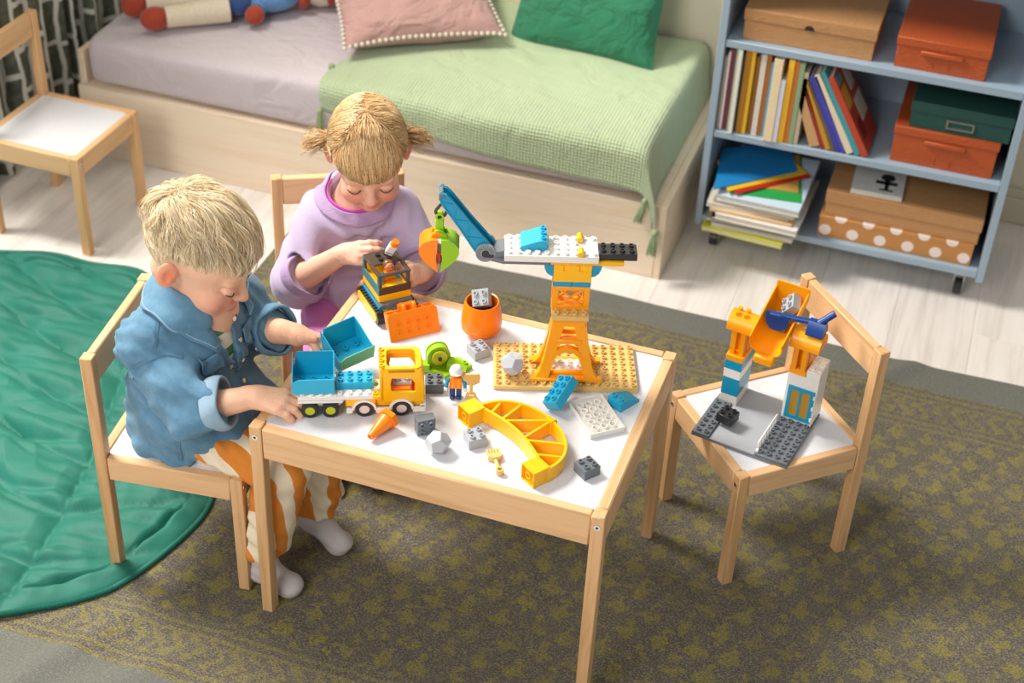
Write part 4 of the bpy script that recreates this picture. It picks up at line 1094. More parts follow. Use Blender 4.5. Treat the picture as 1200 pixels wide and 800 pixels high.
# ------------------------------------------------------------------ bulldozer
def dozer():
    t = thing('bulldozer', 'toy bulldozer with orange blade and open cab in front of the lilac sweatshirt', 'toy bulldozer', (.082, .416, Z0), R(-45.4))
    for s in (-1, 1):
        ya, yb = s * .0280, s * .0415
        pr = [(-.046, .002), (.046, .002), (.054, .009), (.055, .019), (.048, .027), (-.048, .027), (-.055, .019), (-.054, .009)]
        tr = part('track', BK, t, lambda m: m.prism(pr, min(ya, yb), max(ya, yb), 'y'))
        part('track_side', Y_, tr, lambda m: m.prism([(x * .88, .0145 + (z - .0145) * .72) for x, z in pr], yb - s * .001, yb + s * .0012, 'y'))
        for k in range(11):
            part('tread', BK, tr, lambda m: m.box(-.047 + k * .0090, -.047 + k * .0090 + .0055, min(ya, yb), max(ya, yb), .0265, .0292, .0004))
    part('undercarriage', Y_, t, lambda m: m.box(-.044, .052, -.0275, .0275, .008, .026, .001))
    part('deck', TQ, t, lambda m: m.box(-.046, .040, -.0335, .0335, .0262, .0345, .0008))
    part('deck_top', DG, t, lambda m: m.box(-.046, .044, -.032, .032, .0347, .0410, .0008))
    part('hull', Y_, t, lambda m: m.box(-.046, .036, -.032, .032, .0412, .0560, .0008))
    # open cab frame
    cz0, cz1 = .056, .094
    def frame(m):
        for (x, y) in ((-.044, -.0310), (.028, -.0310), (-.044, .0245), (.028, .0245)): m.box(x, x + .0065, y, y + .0065, cz0, cz1, .0008)
        m.box(-.046, .036, -.032, .032, cz0, cz0 + .008, .0008)
    part('cab_frame', OLV, t, frame)
    part('side_panel', CABLIT, t, lambda m: m.prism([(-.046, cz0), (.036, cz0), (.036, cz0 + .016), (.033, cz1), (.0285, cz1), (.029, cz0 + .018), (-.038, cz0 + .018), (-.039, cz1), (-.046, cz1)], -.0326, -.0302, 'y'))  # side facing the light, its brighter tone painted as a second cab colour
    part('front_panel', OLV, t, lambda m: m.box(.033, .0362, -.032, .032, cz0, cz0 + .016, .0008))
    part('floor_pan', Y_, t, lambda m: m.box(-.040, .030, -.027, .027, cz0 + .008, cz0 + .0105, .0005).box(-.040, -.034, -.027, .027, cz0 + .010, cz0 + .034, .001))
    rf = part('roof', OLV, t, lambda m: m.box(-.047, -.004, -.032, .032, cz1, cz1 + .0055, .0015).box(-.005, .035, -.032, -.0255, cz1, cz1 + .0055, .0008).box(-.005, .035, .0255, .032, cz1, cz1 + .0055, .0008).box(.0285, .035, -.026, .026, cz1, cz1 + .0055, .0008))
    for i in range(2):
        for j in range(2): part('stud', BK, rf, lambda m: m.stud(-.030 + i * P, -.008 + j * P, cz1 + .0055, hollow=False))
    part('grille', DG, t, lambda m: m.box(.036, .046, -.022, .022, .030, .042, .001).box(.044, .066, -.010, -.003, .028, .036, .001).box(.044, .066, .009, .016, .028, .036, .001))
    # blade
    bl = part('blade', OR, t, lambda m: m.at((.108, .012, .000), 0, 0, R(-24)).add(
        [(0, -.049, 0), (0, .049, 0), (0, .049, .0470), (0, -.049, .0470), (0, -.044, .0520), (0, .044, .0520), (-.004, -.049, 0), (-.004, .049, 0), (-.004, .049, .0470), (-.004, -.049, .0470), (-.004, -.044, .0520), (-.004, .044, .0520)],
        [(0, 1, 2, 5, 4, 3), (6, 9, 10, 11, 8, 7), (0, 6, 7, 1), (1, 7, 8, 2), (2, 8, 11, 5), (5, 11, 10, 4), (4, 10, 9, 3), (3, 9, 6, 0)]))
    def ribs(m):
        m.at((.108, .012, 0), 0, 0, R(-24))
        m.box(-.0225, -.0205, -.047, .047, .026, .0535, .0005)
        for k in range(6): m.box(-.0208, -.0035, -.047 + k * .0184, -.0450 + k * .0184, .026, .0520, .0003)
        m.box(-.022, -.003, -.047, .047, .0245, .026)
    part('top_ribs', OR, bl, ribs)
    part('arm', OR, bl, lambda m: m.at((.108, .012, 0), 0, 0, R(-24)).box(-.032, -.008, -.014, -.006, .044, .063, .002).box(-.032, -.008, .006, .014, .044, .063, .002).cyl((-.026, -.017, .057), (-.026, .017, .057), .0058, None, 14))
    for i in range(4):
        for j in range(2):
            part('dimple', OR, bl, lambda m: m.at((.108, .012, 0), 0, 0, R(-24)).ring((-.0005, -.030 + i * .019, .015 + j * .016), (.0024, -.030 + i * .019, .015 + j * .016), .0052, .0030, 16))
dozer()
dr = thing('driver_figure', 'toy driver figure in an orange vest inside the bulldozer cab', 'toy figure', (.0850, .4135, Z0 + .0420), R(-45.4)); figure(dr, OR, TQ, NAVY, None, sit=True)
# ------------------------------------------------------------------ crane on the tan base plate
def crane():
    rz = math.atan2(.337, .9415)
    t = thing('toy_crane', 'tall yellow toy crane with a turquoise boom on a tan plate', 'toy crane', (.450, .3565, Z0), rz)
    # base plate 16 x 8
    pl = part('base_plate', TAN, t, lambda m: m.box(-.128, .128, -.064, .064, 0, .0096, .0008))
    sme = None
    for i in range(16):
        for j in range(8):
            if sme is None: o = part('stud', TAN, pl, lambda m: m.stud(0, 0, 0)); sme = o.data
            else: o = link('stud', sme, pl)
            o.location = (-.120 + i * P, -.056 + j * P, .0096)
    z0 = .0096
    part('white_plate', WH, pl, lambda m: brick(m, 4, 2, .0075, -.032, -.030, z0 + .0045))
    # A-frame tower
    def aframe(y, ys):
        def fn(m):
            for s in (-1, 1):
                # curved leg from the foot up to the neck
                c = [(s * .064, z0 + .004), (s * .0545, z0 + .010), (s * .047, z0 + .022), (s * .041, z0 + .045), (s * .0345, z0 + .085), (s * .029, z0 + .122)]
                ii = [(s * .034, z0 + .004), (s * .031, z0 + .012), (s * .0275, z0 + .024), (s * .0225, z0 + .045), (s * .0150, z0 + .085), (s * .0065, z0 + .122)]
                for k in range(len(c) - 1):
                    ya, yb = y + ys * .0195 * (k / 5), y + ys * .0195 * ((k + 1) / 5); d = .0135
                    v = [(c[k][0], ya, c[k][1]), (ii[k][0], ya, ii[k][1]), (ii[k + 1][0], yb, ii[k + 1][1]), (c[k + 1][0], yb, c[k + 1][1])]
                    w = [(a, b + d * ys, h) for a, b, h in v]
                    m.add(v + w, [(0, 1, 2, 3), (4, 7, 6, 5), (0, 4, 5, 1), (1, 5, 6, 2), (2, 6, 7, 3), (3, 7, 4, 0)])
            m.box(-.064, .064, y, y + ys * .0135, z0 + .0044, z0 + .0100, .001)
            yb = y + ys * .0115
            n = 12   # arched tie between the legs
            for k in range(n):
                a0, a1 = PI * k / n, PI * (k + 1) / n
                f = lambda a, r1, r2: (r1 * math.cos(a), z0 + .040 + r2 * math.sin(a))
                q = [f(a0, .029, .030), f(a1, .029, .030), f(a1, .022, .020), f(a0, .022, .020)]
                m.prism(q, yb, yb + ys * .010, 'y')
            yc = y + ys * .0135; m.box(-.024, .024, yc, yc + ys * .010, z0 + .076, z0 + .086, .001); m.box(-.028, .028, y + ys * .0165, y + ys * .0305, z0 + .112, z0 + .124, .001)
        return fn
    tw = part('tower_frame', YO, t, aframe(-.054, 1)); part('tower_frame', YO, t, aframe(.014, -1))
    part('foot_pad', YO, t, lambda m: m.box(-.034, .034, -.040, -.0315, z0 + .0046, z0 + .016, .002))
    part('neck', YO, t, lambda m: m.box(-.030, .030, -.038, -.002, z0 + .120, z0 + .1285, .001))
    zt = z0 + .1287
    part('tan_platform', TAN, t, lambda m: brick(m, 4, 3, .0092, -.032, -.044, zt))
    zx = zt + .0092 + .001
    def xb(m):
        m.box(-.032, .032, -.024, .008, zx, zx + .008, .0006); m.box(-.032, .032, -.024, .008, zx + .040, zx + .048, .0006)
        for s in (-1, 1):
            for y in (-.024, .0005): m.box(s * .032, s * .022, y, y + .0075, zx + .007, zx + .041, .0006)
    part('lattice_box', YO, t, xb)
    for y in (-.0225, .0035):
        for s in (-1, 1):
            part('cross_brace', YO, t, lambda m: m.prism([(s * -.024, zx + .006), (s * -.0185, zx + .006), (s * .024, zx + .042), (s * .0185, zx + .042)], y, y + .003, 'y'))
    zq = zx + .0482
    part('turquoise_band', TQ, t, lambda m: m.box(-.0325, -.0002, -.0245, .0085, zq, zq + .0096, .0006).box(.0002, .0325, -.0245, .0085, zq, zq + .0096, .0006))
    zy = zq + .0098
    def yb_(m):
        m.box(-.0325, .0325, -.0225, .0085, zy, zy + .034, .0006); m.box(-.0325, .0325, -.0245, -.0220, zy, zy + .022, .0006)
        for a, b in ((-.0325, -.016), (-.008, .011), (.019, .0325)): m.box(a, b, -.0245, -.0220, zy + .0215, zy + .034, .0005)
    part('slewing_block', Y_, t, yb_)
    for s in (-1, 1):
        part('pivot_disc', TQ, t, lambda m: m.prism([(s * .0326, zy + .034), (s * .0326, zy + .010), (s * .038, zy + .011), (s * .045, zy + .017), (s * .0485, zy + .026), (s * .0490, zy + .034)], -.022, .004, 'y'))
    za = zy + .0342
    # boom support and deck
    part('keel', DG, t, lambda m: m.box(-.118, -.040, -.026, .026, za, za + .0090, .0008).prism([(-.158, -.010), (-.118, -.026), (-.118, .026), (-.158, .010)], za, za + .009))
    part('nose', DG, t, lambda m: m.prism([(-.142, za + .009), (-.118, za + .009), (-.118, za + .023), (-.138, za + .018)], -.020, .020, 'y'))
    part('tail_plate', Y_, t, lambda m: m.box(-.0395, .086, -.024, .024, za, za + .0090, .0008))
    zd = za + .0092
    dk = part('deck_plate', WH, t, lambda m: m.box(-.118, .042, -.032, .032, zd, zd + .0130, .0008))
    o = None
    for i in range(10):
        for j in range(4):
            if i >= 8 and j in (1, 2): continue
            if o is None: o = part('stud', WH, dk, lambda m: m.stud(0, 0, 0)); q = o
            else: q = link('stud', o.data, dk)
            q.location = (-.110 + i * P, -.024 + j * P, zd + .0130)
    for y in (-.026, .020): part('yellow_clip', Y_, t, lambda m: m.box(.006, .016, y - .008, y + .008, zd + .0132, zd + .0180, .0015).cyl((.011, y - .009, zd + .019), (.011, y + .009, zd + .019), .0052, None, 14))
    bp = part('counterweight_plate', BK, t, lambda m: m.box(.0425, .108, -.020, .014, zd, zd + .0130, .0008))
    for i in range(4):
        for j in range(2): part('stud', BK, bp, lambda m: m.stud(.0505 + i * P, -.011 + j * P, zd + .0130))
    sl = part('slope_block', TQ2, t, lambda m: m.prism([(-.092, zd + .0134), (-.046, zd + .0134), (-.046, zd + .0330), (-.058, zd + .0330), (-.090, zd + .0215)], -.017, .030, 'y'))
    for j in range(3): part('stud', TQ2, sl, lambda m: m.stud(-.0525, -.009 + j * P, zd + .0330))
    # boom
    hx, hz = -.150, za + .0165
    tx, tz = -.226, za + .0165 + .108
    d = Vector((tx - hx, 0, tz - hz)); Ln = d.length; d.normalize(); nrm = Vector((-d.z, 0, d.x)); 
    def bp_(s, w): q = Vector((hx, 0, hz)) + d * s + nrm * w; return (q.x, q.z)
    for y in (-.0150, .0090):
        def side(m):
            edge = [(-.010, .0160), (.02, .0150), (.06, .0120), (Ln - .02, .0105), (Ln - .004, .0080), (Ln + .005, .0)]
            top = [bp_(a, b) for a, b in edge]; bot = [bp_(a, -b * .95) for a, b in edge[:-1]]
            m.prism(top + bot[::-1], y + .0015, y + .0045, 'y')
            for k in range(5):      # raised rim
                for sg in (1, -.95):
                    (a, b), (a2, b2) = edge[k], edge[k + 1]
                    m.prism([bp_(a, sg * b), bp_(a2, sg * b2), bp_(a2, sg * (b2 - .0025)), bp_(a, sg * (b - .0025))], y, y + .006, 'y')
            for k in range(5):
                a = .022 + k * .020; w = .011 - k * .0006; sg = 1 if k % 2 else -1
                m.prism([bp_(a, sg * w), bp_(a + .003, sg * w), bp_(a + .021, -sg * w), bp_(a + .018, -sg * w)], y + .0002, y + .0058, 'y')
        part('boom_side', TQ, t, side)
    part('boom_web', TQ, t, lambda m: m.prism([bp_(.012, .005), bp_(Ln - .028, .005), bp_(Ln - .028, -.004), bp_(.012, -.004)], -.010, .010, 'y'))
    part('tip_axle', DG, t, lambda m: m.cyl((tx, -.017, tz), (tx, .017, tz), .0042, None, 14))
    part('hinge_disc', LG, t, lambda m: m.cyl((hx, -.0205, hz), (hx, -.015, hz), .0168, None, 32).cyl((hx, .0150, hz), (hx, .0205, hz), .0168, None, 32))
    for k in range(24):
        a = k * PI / 12
        part('tooth', DG, t, lambda m: m.add([(hx + r_ * math.cos(a + da), y_, hz + r_ * math.sin(a + da)) for y_ in (-.0214, -.0203) for r_, da in ((.009, -.06), (.016, -.05), (.016, .05), (.009, .06))], [(0, 1, 2, 3), (4, 7, 6, 5), (0, 4, 5, 1), (1, 5, 6, 2), (2, 6, 7, 3), (3, 7, 4, 0)]))
    part('hinge_pin', BK, t, lambda m: m.cyl((hx, -.0230, hz), (hx, .0230, hz), .0066, None, 16).box(hx, hx + .014, -.0228, -.0205, hz - .007, hz - .002, .0005))
    # hook
    part('hook', OLV, t, lambda m: m.tube(catmull([(tx, 0, tz - .002), (tx + .001, 0, tz - .022), (tx - .004, 0, tz - .030), (tx - .0095, 0, tz - .040), (tx - .004, 0, tz - .0485), (tx + .005, 0, tz - .0475), (tx + .0085, 0, tz - .040)], 5), .0028, 10), label='dark crane hook')
crane()
def grab():
    za = Z0 + .0096 + .1287 + .0092 + .001 + .0482 + .0098 + .0342
    rz = math.atan2(.337, .9415); c = Vector((.450, .3565)) + Vector((math.cos(rz), math.sin(rz))) * -.2285
    zh = za + .0165 + .108 - .048
    t = thing('grab_bucket', 'orange and green toy grab bucket hanging from the crane hook', 'toy bucket', (c.x, c.y, zh), rz)
    part('link', LIME, t, lambda m: m.ring((0, -.006, .000), (0, .006, .000), .0072, .0040, 18).box(-.0072, .0072, -.0055, .0055, -.030, -.005, .0015).cyl((0, -.010, -.031), (0, .010, -.031), .0085, None, 18))
    part('link_pin', OR, t, lambda m: m.cyl((0, -.0115, -.031), (0, .0115, -.031), .0042, None, 14))
    for s, mat, nm in ((-1, OR, 'orange_jaw'), (1, LIME, 'green_jaw')):
        def jaw(m):
            top = [(s * .003, -.036), (s * .012, -.036), (s * .026, -.042), (s * .034, -.052), (s * .034, -.064), (s * .028, -.076), (s * .014, -.090), (s * .0018, -.101)]
            inn = [(s * .0025, -.055), (s * .0018, -.101)]
            prof = top + [(s * .0030, -.090), (s * .0055, -.075), (s * .0035, -.058)]
            m.prism(prof, -.021, .021, 'y')
            m.prism([(s * .001, -.026), (s * .011, -.030), (s * .016, -.040), (s * .004, -.042)], -.012, -.0065, 'y'); m.prism([(s * .001, -.026), (s * .011, -.030), (s * .016, -.040), (s * .004, -.042)], .0065, .012, 'y')
        part(nm, mat, t, jaw)
    part('red_load', REDP, t, lambda m: m.box(-.003, .003, -.014, .014, -.088, -.064, .001))
grab()

# ------------------------------------------------------------------ chute toy on the right chair
def chute():
    zs = .2727 - .0012 + FLZ - .004 + .0004
    t = thing('chute_toy', 'orange toy chute on two white and turquoise towers, on the right chair', 'toy set', (.676, .4735, zs), math.atan2(-.17, .985))
    bp = part('base_plate', DG, t, lambda m: m.box(0, .192, 0, .184, 0, .0050, .0008))
    part('road', LG, bp, lambda m: m.box(.036, .126, .001, .183, .0051, .0058))
    ls = part('stud_strip', DG, t, lambda m: m.box(.0005, .035, .0005, .120, .0052, .0100, .0008))
    rs = part('stud_strip', DG, t, lambda m: m.box(.1270, .1915, .0005, .130, .0052, .0100, .0008))
    o = None
    for par, x0, nx, ny in ((ls, .0100, 2, 7), (rs, .1355, 4, 8)):
        for i in range(nx):
            for j in range(ny):
                if o is None: o = part('stud', DG, par, lambda m: m.stud(0, 0, 0)); q = o
                else: q = link('stud', o.data, par)
                q.location = (x0 + i * P, .010 + j * P, .0100)
    z = .0052
    # left tower
    u0, u1, v0, v1 = .008, .042, .118, .182
    def tw(name, mat, h, uu=None, b=.0006):
        nonlocal z
        a, b_ = uu or (u0, u1)
        part(name, mat, t, lambda m: m.box(a, b_, v0, v1, z, z + h - .0002, b)); z += h
    tw('tower_brick', WH, .0212); tw('tower_brick', TQ, .0400); tw('tower_brick', WH, .0200); tw('tower_brick', TQ, .0200)
    zl = z
    part('tower_cap', YO, t, lambda m: m.box(u0, u1, v0, v1, zl, zl + .0125, .0006))
    HB = .056
    def holder(m, ua, ub, zz):
        m.box(ua + .003, ua + .013, v0 + .006, v0 + .018, zz, zz + HB + .002, .001); m.box(ub - .013, ub - .003, v0 + .006, v0 + .018, zz, zz + HB + .002, .001)
        m.box(ua + .002, ub - .002, v0 + .022, v0 + .044, zz, zz + HB + .002, .001)
    part('bracket', YO, t, lambda m: holder(m, u0, u1, zl + .0125))
    vc = v0 + .024
    def halfcyl(m, ua, ub, zz, r=.024):
        n = 18; pr = [(vc - r, zz)] + [(vc - r * math.cos(PI * k / n), zz + .006 + r * math.sin(PI * k / n)) for k in range(n + 1)] + [(vc + r, zz)]
        m.prism(pr, ua, ub, 'x')
    zc = zl + .0125 + HB
    hc = part('axle_housing', YO, t, lambda m: halfcyl(m, .000, .058, zc))
    for i in range(2):
        for j in range(2): part('stud', YO, hc, lambda m: m.cyl((.013 + i * P, vc - .008 + j * P, zc + .024), (.013 + i * P, vc - .008 + j * P, zc + .0345), .0047, None, 12))
    # right tower
    w0, w1, x0, x1 = .130, .191, .128, .184
    z = .0052
    part('tower_wall', WH, t, lambda m: m.box(w0, w1, x0, x1, .0102, .1180, .0008))
    tp = part('tower_top', WH, t, lambda m: m.box(w0 + .034, w1, x0, x1, .1182, .1350, .0008))
    for i in range(2):
        for j in range(3): part('stud', WH, tp, lambda m: m.stud(w0 + .042 + i * .0145, x0 + .010 + j * P, .1350))
    dv = x0 - .0035
    part('door_frame', TQ, t, lambda m: m.holed([(w0 + .006, .018), (w1 - .003, .018), (w1 - .003, .092), (w0 + .006, .092)], [(w0 + .0125, .026), (w1 - .0105, .026), (w1 - .0105, .085), (w0 + .0125, .085)], dv, x0 - .0003, 'y').box(w0 + .029, w0 + .0335, dv, x0 - .0003, .026, .085))
    part('pane', AM, t, lambda m: m.box(w0 + .0127, w0 + .0288, dv + .0012, x0 - .0005, .0262, .0848)); part('pane', AM, t, lambda m: m.box(w0 + .0337, w1 - .0107, dv + .0012, x0 - .0005, .0262, .0848))
    for zz in (.026, .052, .078): part('hinge', WH, t, lambda m: m.cyl((w1 - .002, dv - .001, zz), (w1 - .002, dv - .001, zz + .007), .0026, None, 10))
    part('tower_cap', YO, t, lambda m: m.box(w0, w0 + .033, x0, x1, .1182, .1310, .0006))
    zr = .1312
    part('bracket', YO, t, lambda m: holder(m, w0, w0 + .034, zr))
    zc2 = zr + HB
    hr = part('axle_housing', YO, t, lambda m: halfcyl(m, .124, .182, zc2 - .004))
    # half-pipe chute, sloping towards the front
    uc, rr = .0905, .0325
    A = Vector((uc, .206, .2340)); B = Vector((uc, .084, .1900))
    def pipe(m):
        n = 20; L = 16
        def ring(k, r):
            c = A.lerp(B, k / L); d = (B - A).normalized(); up = Vector((0, -d.z, d.y)); up = up if up.z > 0 else -up; sd = Vector((1, 0, 0)); out = []
            for i in range(n + 1):
                a = PI + PI * i / n; p = c + sd * (r * math.cos(a)) + up * (r * math.sin(a)); out.append(p)
            e = c + sd * r + up * .016; f_ = c - sd * r + up * .016
            return [tuple(f_)] + [tuple(p) for p in out] + [tuple(e)]
        N = n + 3; vs = []; fs = []
        for k in range(L + 1): vs += ring(k, rr)
        for k in range(L + 1): vs += ring(k, rr - .0026)
        off = (L + 1) * N
        for k in range(L):
            for i in range(N - 1):
                a, b, c, d = k * N + i, k * N + i + 1, (k + 1) * N + i + 1, (k + 1) * N + i
                fs += [(a, b, c, d), (off + a, off + d, off + c, off + b)]
            for i in (0, N - 1): fs.append((k * N + i, (k + 1) * N + i, off + (k + 1) * N + i, off + k * N + i))
        for k in (0, L):
            for i in range(N - 1): fs.append((k * N + i, k * N + i + 1, off + k * N + i + 1, off + k * N + i))
        m.add(vs, fs)
    ch = part('chute', YO, t, pipe)
    part('end_wall', YO, ch, lambda m: m.prism([(uc + rr * math.cos(PI + PI * k / 16), A.z + .004 + rr * math.sin(PI + PI * k / 16)) for k in range(17)] + [(uc + rr, A.z + .022), (uc - rr, A.z + .022)], A.y - .001, A.y + .0025, 'y'))
    part('lip', YO, ch, lambda m: m.box(uc - .019, uc + .019, B.y - .004, B.y + .014, B.z - .042, B.z - .024, .003))
    # blue lever
    zb = zc2 + .026
    blk = part('lever_block', DB, t, lambda m: m.prism([(vc - .017, zb), (vc + .017, zb), (vc + .017, zb + .008), (vc + .006, zb + .026), (vc - .006, zb + .026), (vc - .017, zb + .008)], .148, .180, 'x'))
    part('lever_arm', DB, t, lambda m: m.cyl((.150, vc, zb + .020), (.075, vc - .010, zb + .016), .0058, None, 14))
    part('lever_handle', DB, t, lambda m: m.cyl((.166, vc, zb + .022), (.188, vc + .014, zb + .044), .0068, None, 16))
    def flap(m):
        n = 14; pr = [(uc - .023, zb + .021), (uc + .023, zb + .021)] + [(uc + .023 * math.cos(a), zb + .010 - .026 * math.sin(a)) for a in [PI * k / n for k in range(n + 1)]]
        m.prism(pr, vc - .012, vc - .008, 'y')
    part('lever_flap', DB, t, flap)
    # little fence
    def fence(m):
        m.box(.1275, .1325, .004, .010, .0100, .016, .0005); m.box(.1285, .1315, .006, .104, .0300, .0335, .0008)
        for k in range(8): m.box(.1287, .1313, .008 + k * .0133, .0105 + k * .0133, .0102, .0305, .0004)
    part('fence', WH, t, fence)
    return t, zs, zc, A, B, vc, uc
ct, zs, zc_, A_, B_, vc_, uc_ = chute()
MT = Matrix.Translation((.676, .4735, zs)) @ Matrix.Rotation(math.atan2(-.17, .985), 4, 'Z')
b = loose_brick('near-black toy brick on the grey chute base', BK, (0, 0, 0), (0, 0, 0), group='bricks of the chute toy'); b.matrix_world = MT @ Matrix.Translation((.048, .058, .0150)) @ Matrix.Rotation(R(-12), 4, 'Z')
sl = math.atan2(A_.z - B_.z, A_.y - B_.y)
b = loose_brick('dark grey toy brick lying in the orange chute', DG, (0, 0, 0), (0, 0, 0), group='bricks of the chute toy'); b.matrix_world = MT @ Matrix.Translation((uc_ - .001, .158, A_.lerp(B_, .34).z - .026)) @ Matrix.Rotation(sl, 4, 'X')
b = loose_brick('light grey toy brick standing on its side at the top of the chute', LG, (0, 0, 0), (0, 0, 0), group='bricks of the chute toy')
b.matrix_world = MT @ Matrix.Translation((uc_ + .0120, .186, A_.lerp(B_, .15).z - .004)) @ Matrix.Rotation(sl, 4, 'X') @ Matrix.Rotation(R(18), 4, 'Z') @ Matrix.Rotation(R(-50), 4, 'Y') @ Matrix.Translation((0, 0, -.004))
# ------------------------------------------------------------------ implicit surfaces for the two children
F32 = np.float32
def V(*a): return np.array(a, F32)
def cap(a, b, ra, rb):
    a = np.array(a, F32); b = np.array(b, F32); ba = b - a; L2 = float(ba @ ba) + 1e-12
    def f(Q):
        pa = Q - a; t = np.clip(pa @ ba / L2, 0, 1)
        return np.linalg.norm(pa - t[:, None] * ba, axis=1) - (ra + (rb - ra) * t)
    return f
def ell(c, r, Rm=None):
    c = np.array(c, F32); r = np.array(r if hasattr(r, '__len__') else (r, r, r), F32)
    def f(Q):
        q = Q - c
        if Rm is not None: q = q @ Rm
        k0 = np.linalg.norm(q / r, axis=1); k1 = np.linalg.norm(q / (r * r), axis=1) + 1e-9
        return k0 * (k0 - 1) / k1
    return f
def smin(a, b, k):
    h = np.clip(.5 + .5 * (b - a) / k, 0, 1); return b + (a - b) * h - k * h * (1 - h)
def smax(a, b, k): return -smin(-a, -b, k)
class Field:
    def __init__(s): s.ops = []
    def u(s, f, k=.01): s.ops.append((0, f, k)); return s
    def s(s, f, k=.004): s.ops.append((1, f, k)); return s
    def i(s, f, k=.004): s.ops.append((2, f, k)); return s
    def d(s, f): s.ops.append((3, f, 0)); return s          # displacement
    def __call__(s, Q):
        D = np.full(len(Q), 1.0, F32)
        for op, f, k in s.ops:
            v = f(Q)
            if op == 0: D = smin(D, v, k) if k > 0 else np.minimum(D, v)
            elif op == 1: D = smax(D, -v, k)
            elif op == 2: D = smax(D, v, k)
            else: D = D + v
        return D
def end_cut(p, d, Rr):
    p = np.array(p, F32); d = np.array(d, F32); d = d / np.linalg.norm(d)
    return lambda Q: np.maximum(-((Q - p) @ d), np.linalg.norm(Q - p, axis=1) - Rr)
def surfnets(fn, lo, hi, h, margin=.003):
    lo = np.array(lo, F32); n = np.ceil((np.array(hi) - lo) / (4 * h)).astype(int) + 1
    ax = [lo[i] + np.arange(n[i]) * 4 * h for i in range(3)]
    G = np.stack(np.meshgrid(*ax, indexing='ij'), -1).reshape(-1, 3).astype(F32)
    C = fn(G).reshape(n)
    D = np.repeat(np.repeat(np.repeat(C, 4, 0), 4, 1), 4, 2)
    act = np.argwhere(np.abs(C) < 4 * h * 1.3 + margin)
    off = np.stack(np.meshgrid(*[np.arange(4)] * 3, indexing='ij'), -1).reshape(-1, 3)
    idx = (act[:, None, :] * 4 + off[None]).reshape(-1, 3)
    val = np.empty(len(idx), F32)
    for k in range(0, len(idx), 400000):
        val[k:k + 400000] = fn((lo + idx[k:k + 400000] * h).astype(F32))
    D[idx[:, 0], idx[:, 1], idx[:, 2]] = val
    I = D < 0; N = D.shape
    cnt = np.zeros(tuple(x - 1 for x in N), np.int8)
    for a in (0, 1):
        for b in (0, 1):
            for c in (0, 1): cnt += I[a:N[0] - 1 + a, b:N[1] - 1 + b, c:N[2] - 1 + c]
    cells = np.argwhere((cnt > 0) & (cnt < 8))
    vid = np.full(cnt.shape, -1, np.int32); vid[cells[:, 0], cells[:, 1], cells[:, 2]] = np.arange(len(cells))
    acc = np.zeros((len(cells), 3), F32); num = np.zeros(len(cells), F32)
    cor = [(a, b, c) for a in (0, 1) for b in (0, 1) for c in (0, 1)]
    for p in cor:
        for axs in range(3):
            if p[axs]: continue
            q = list(p); q[axs] = 1
            d0 = D[cells[:, 0] + p[0], cells[:, 1] + p[1], cells[:, 2] + p[2]]; d1 = D[cells[:, 0] + q[0], cells[:, 1] + q[1], cells[:, 2] + q[2]]
            m = (d0 < 0) != (d1 < 0); t = np.where(m, d0 / np.where(np.abs(d0 - d1) < 1e-12, 1e-12, d0 - d1), 0)
            pt = np.array(p, F32)[None] + t[:, None] * (np.array(q, F32) - np.array(p, F32))[None]
            acc += pt * m[:, None]; num += m
    verts = lo + (cells + acc / num[:, None]) * h
    quads = []
    for axs in range(3):
        o1, o2 = [i for i in range(3) if i != axs]
        sl0 = [slice(None)] * 3; sl1 = [slice(None)] * 3; sl0[axs] = slice(0, -1); sl1[axs] = slice(1, None)
        e = I[tuple(sl0)] != I[tuple(sl1)]
        ei = np.argwhere(e); ei = ei[(ei[:, o1] > 0) & (ei[:, o2] > 0) & (ei[:, o1] < N[o1] - 1) & (ei[:, o2] < N[o2] - 1)]
        ins = I[ei[:, 0], ei[:, 1], ei[:, 2]]
        def vv(da, db):
            c = ei.copy(); c[:, o1] -= da; c[:, o2] -= db; return vid[c[:, 0], c[:, 1], c[:, 2]]
        Q = np.stack([vv(1, 1), vv(0, 1), vv(0, 0), vv(1, 0)], 1)
        flip = ins if axs != 1 else ~ins
        Q[~flip] = Q[~flip][:, ::-1]
        quads.append(Q)
    Q = np.concatenate(quads); Q = Q[(Q >= 0).all(1)]
    return verts.astype(F32), Q
def np_mesh(name, verts, quads, mat, parent=None, col=None, smooth=True):
    me = bpy.data.meshes.new(name); k = quads.shape[1]
    me.vertices.add(len(verts)); me.vertices.foreach_set('co', verts.astype(F32).ravel())
    me.loops.add(quads.size); me.loops.foreach_set('vertex_index', quads.astype(np.int32).ravel())
    me.polygons.add(len(quads)); me.polygons.foreach_set('loop_start', np.arange(0, quads.size, k, dtype=np.int32))
    try: me.polygons.foreach_set('loop_total', np.full(len(quads), k, np.int32))
    except Exception: pass
    me.update(calc_edges=True); me.validate()
    me.materials.append(mat)
    if col is not None:
        a = me.color_attributes.new('Col', 'FLOAT_COLOR', 'POINT'); c4 = np.ones((len(verts), 4), F32); c4[:, :3] = col; a.data.foreach_set('color', c4.ravel())
    if smooth: me.shade_smooth()
    return link(name, me, parent)
def relax(v, q, it=2, w=.5):
    n = len(v)
    for _ in range(it):
        s = np.zeros_like(v); c = np.zeros(n, F32)
        for a, b in ((0, 1), (1, 2), (2, 3), (3, 0)):
            np.add.at(s, q[:, a], v[q[:, b]]); np.add.at(s, q[:, b], v[q[:, a]]); np.add.at(c, q[:, a], 1); np.add.at(c, q[:, b], 1)
        v = v * (1 - w) + w * s / np.maximum(c, 1)[:, None]
    return v
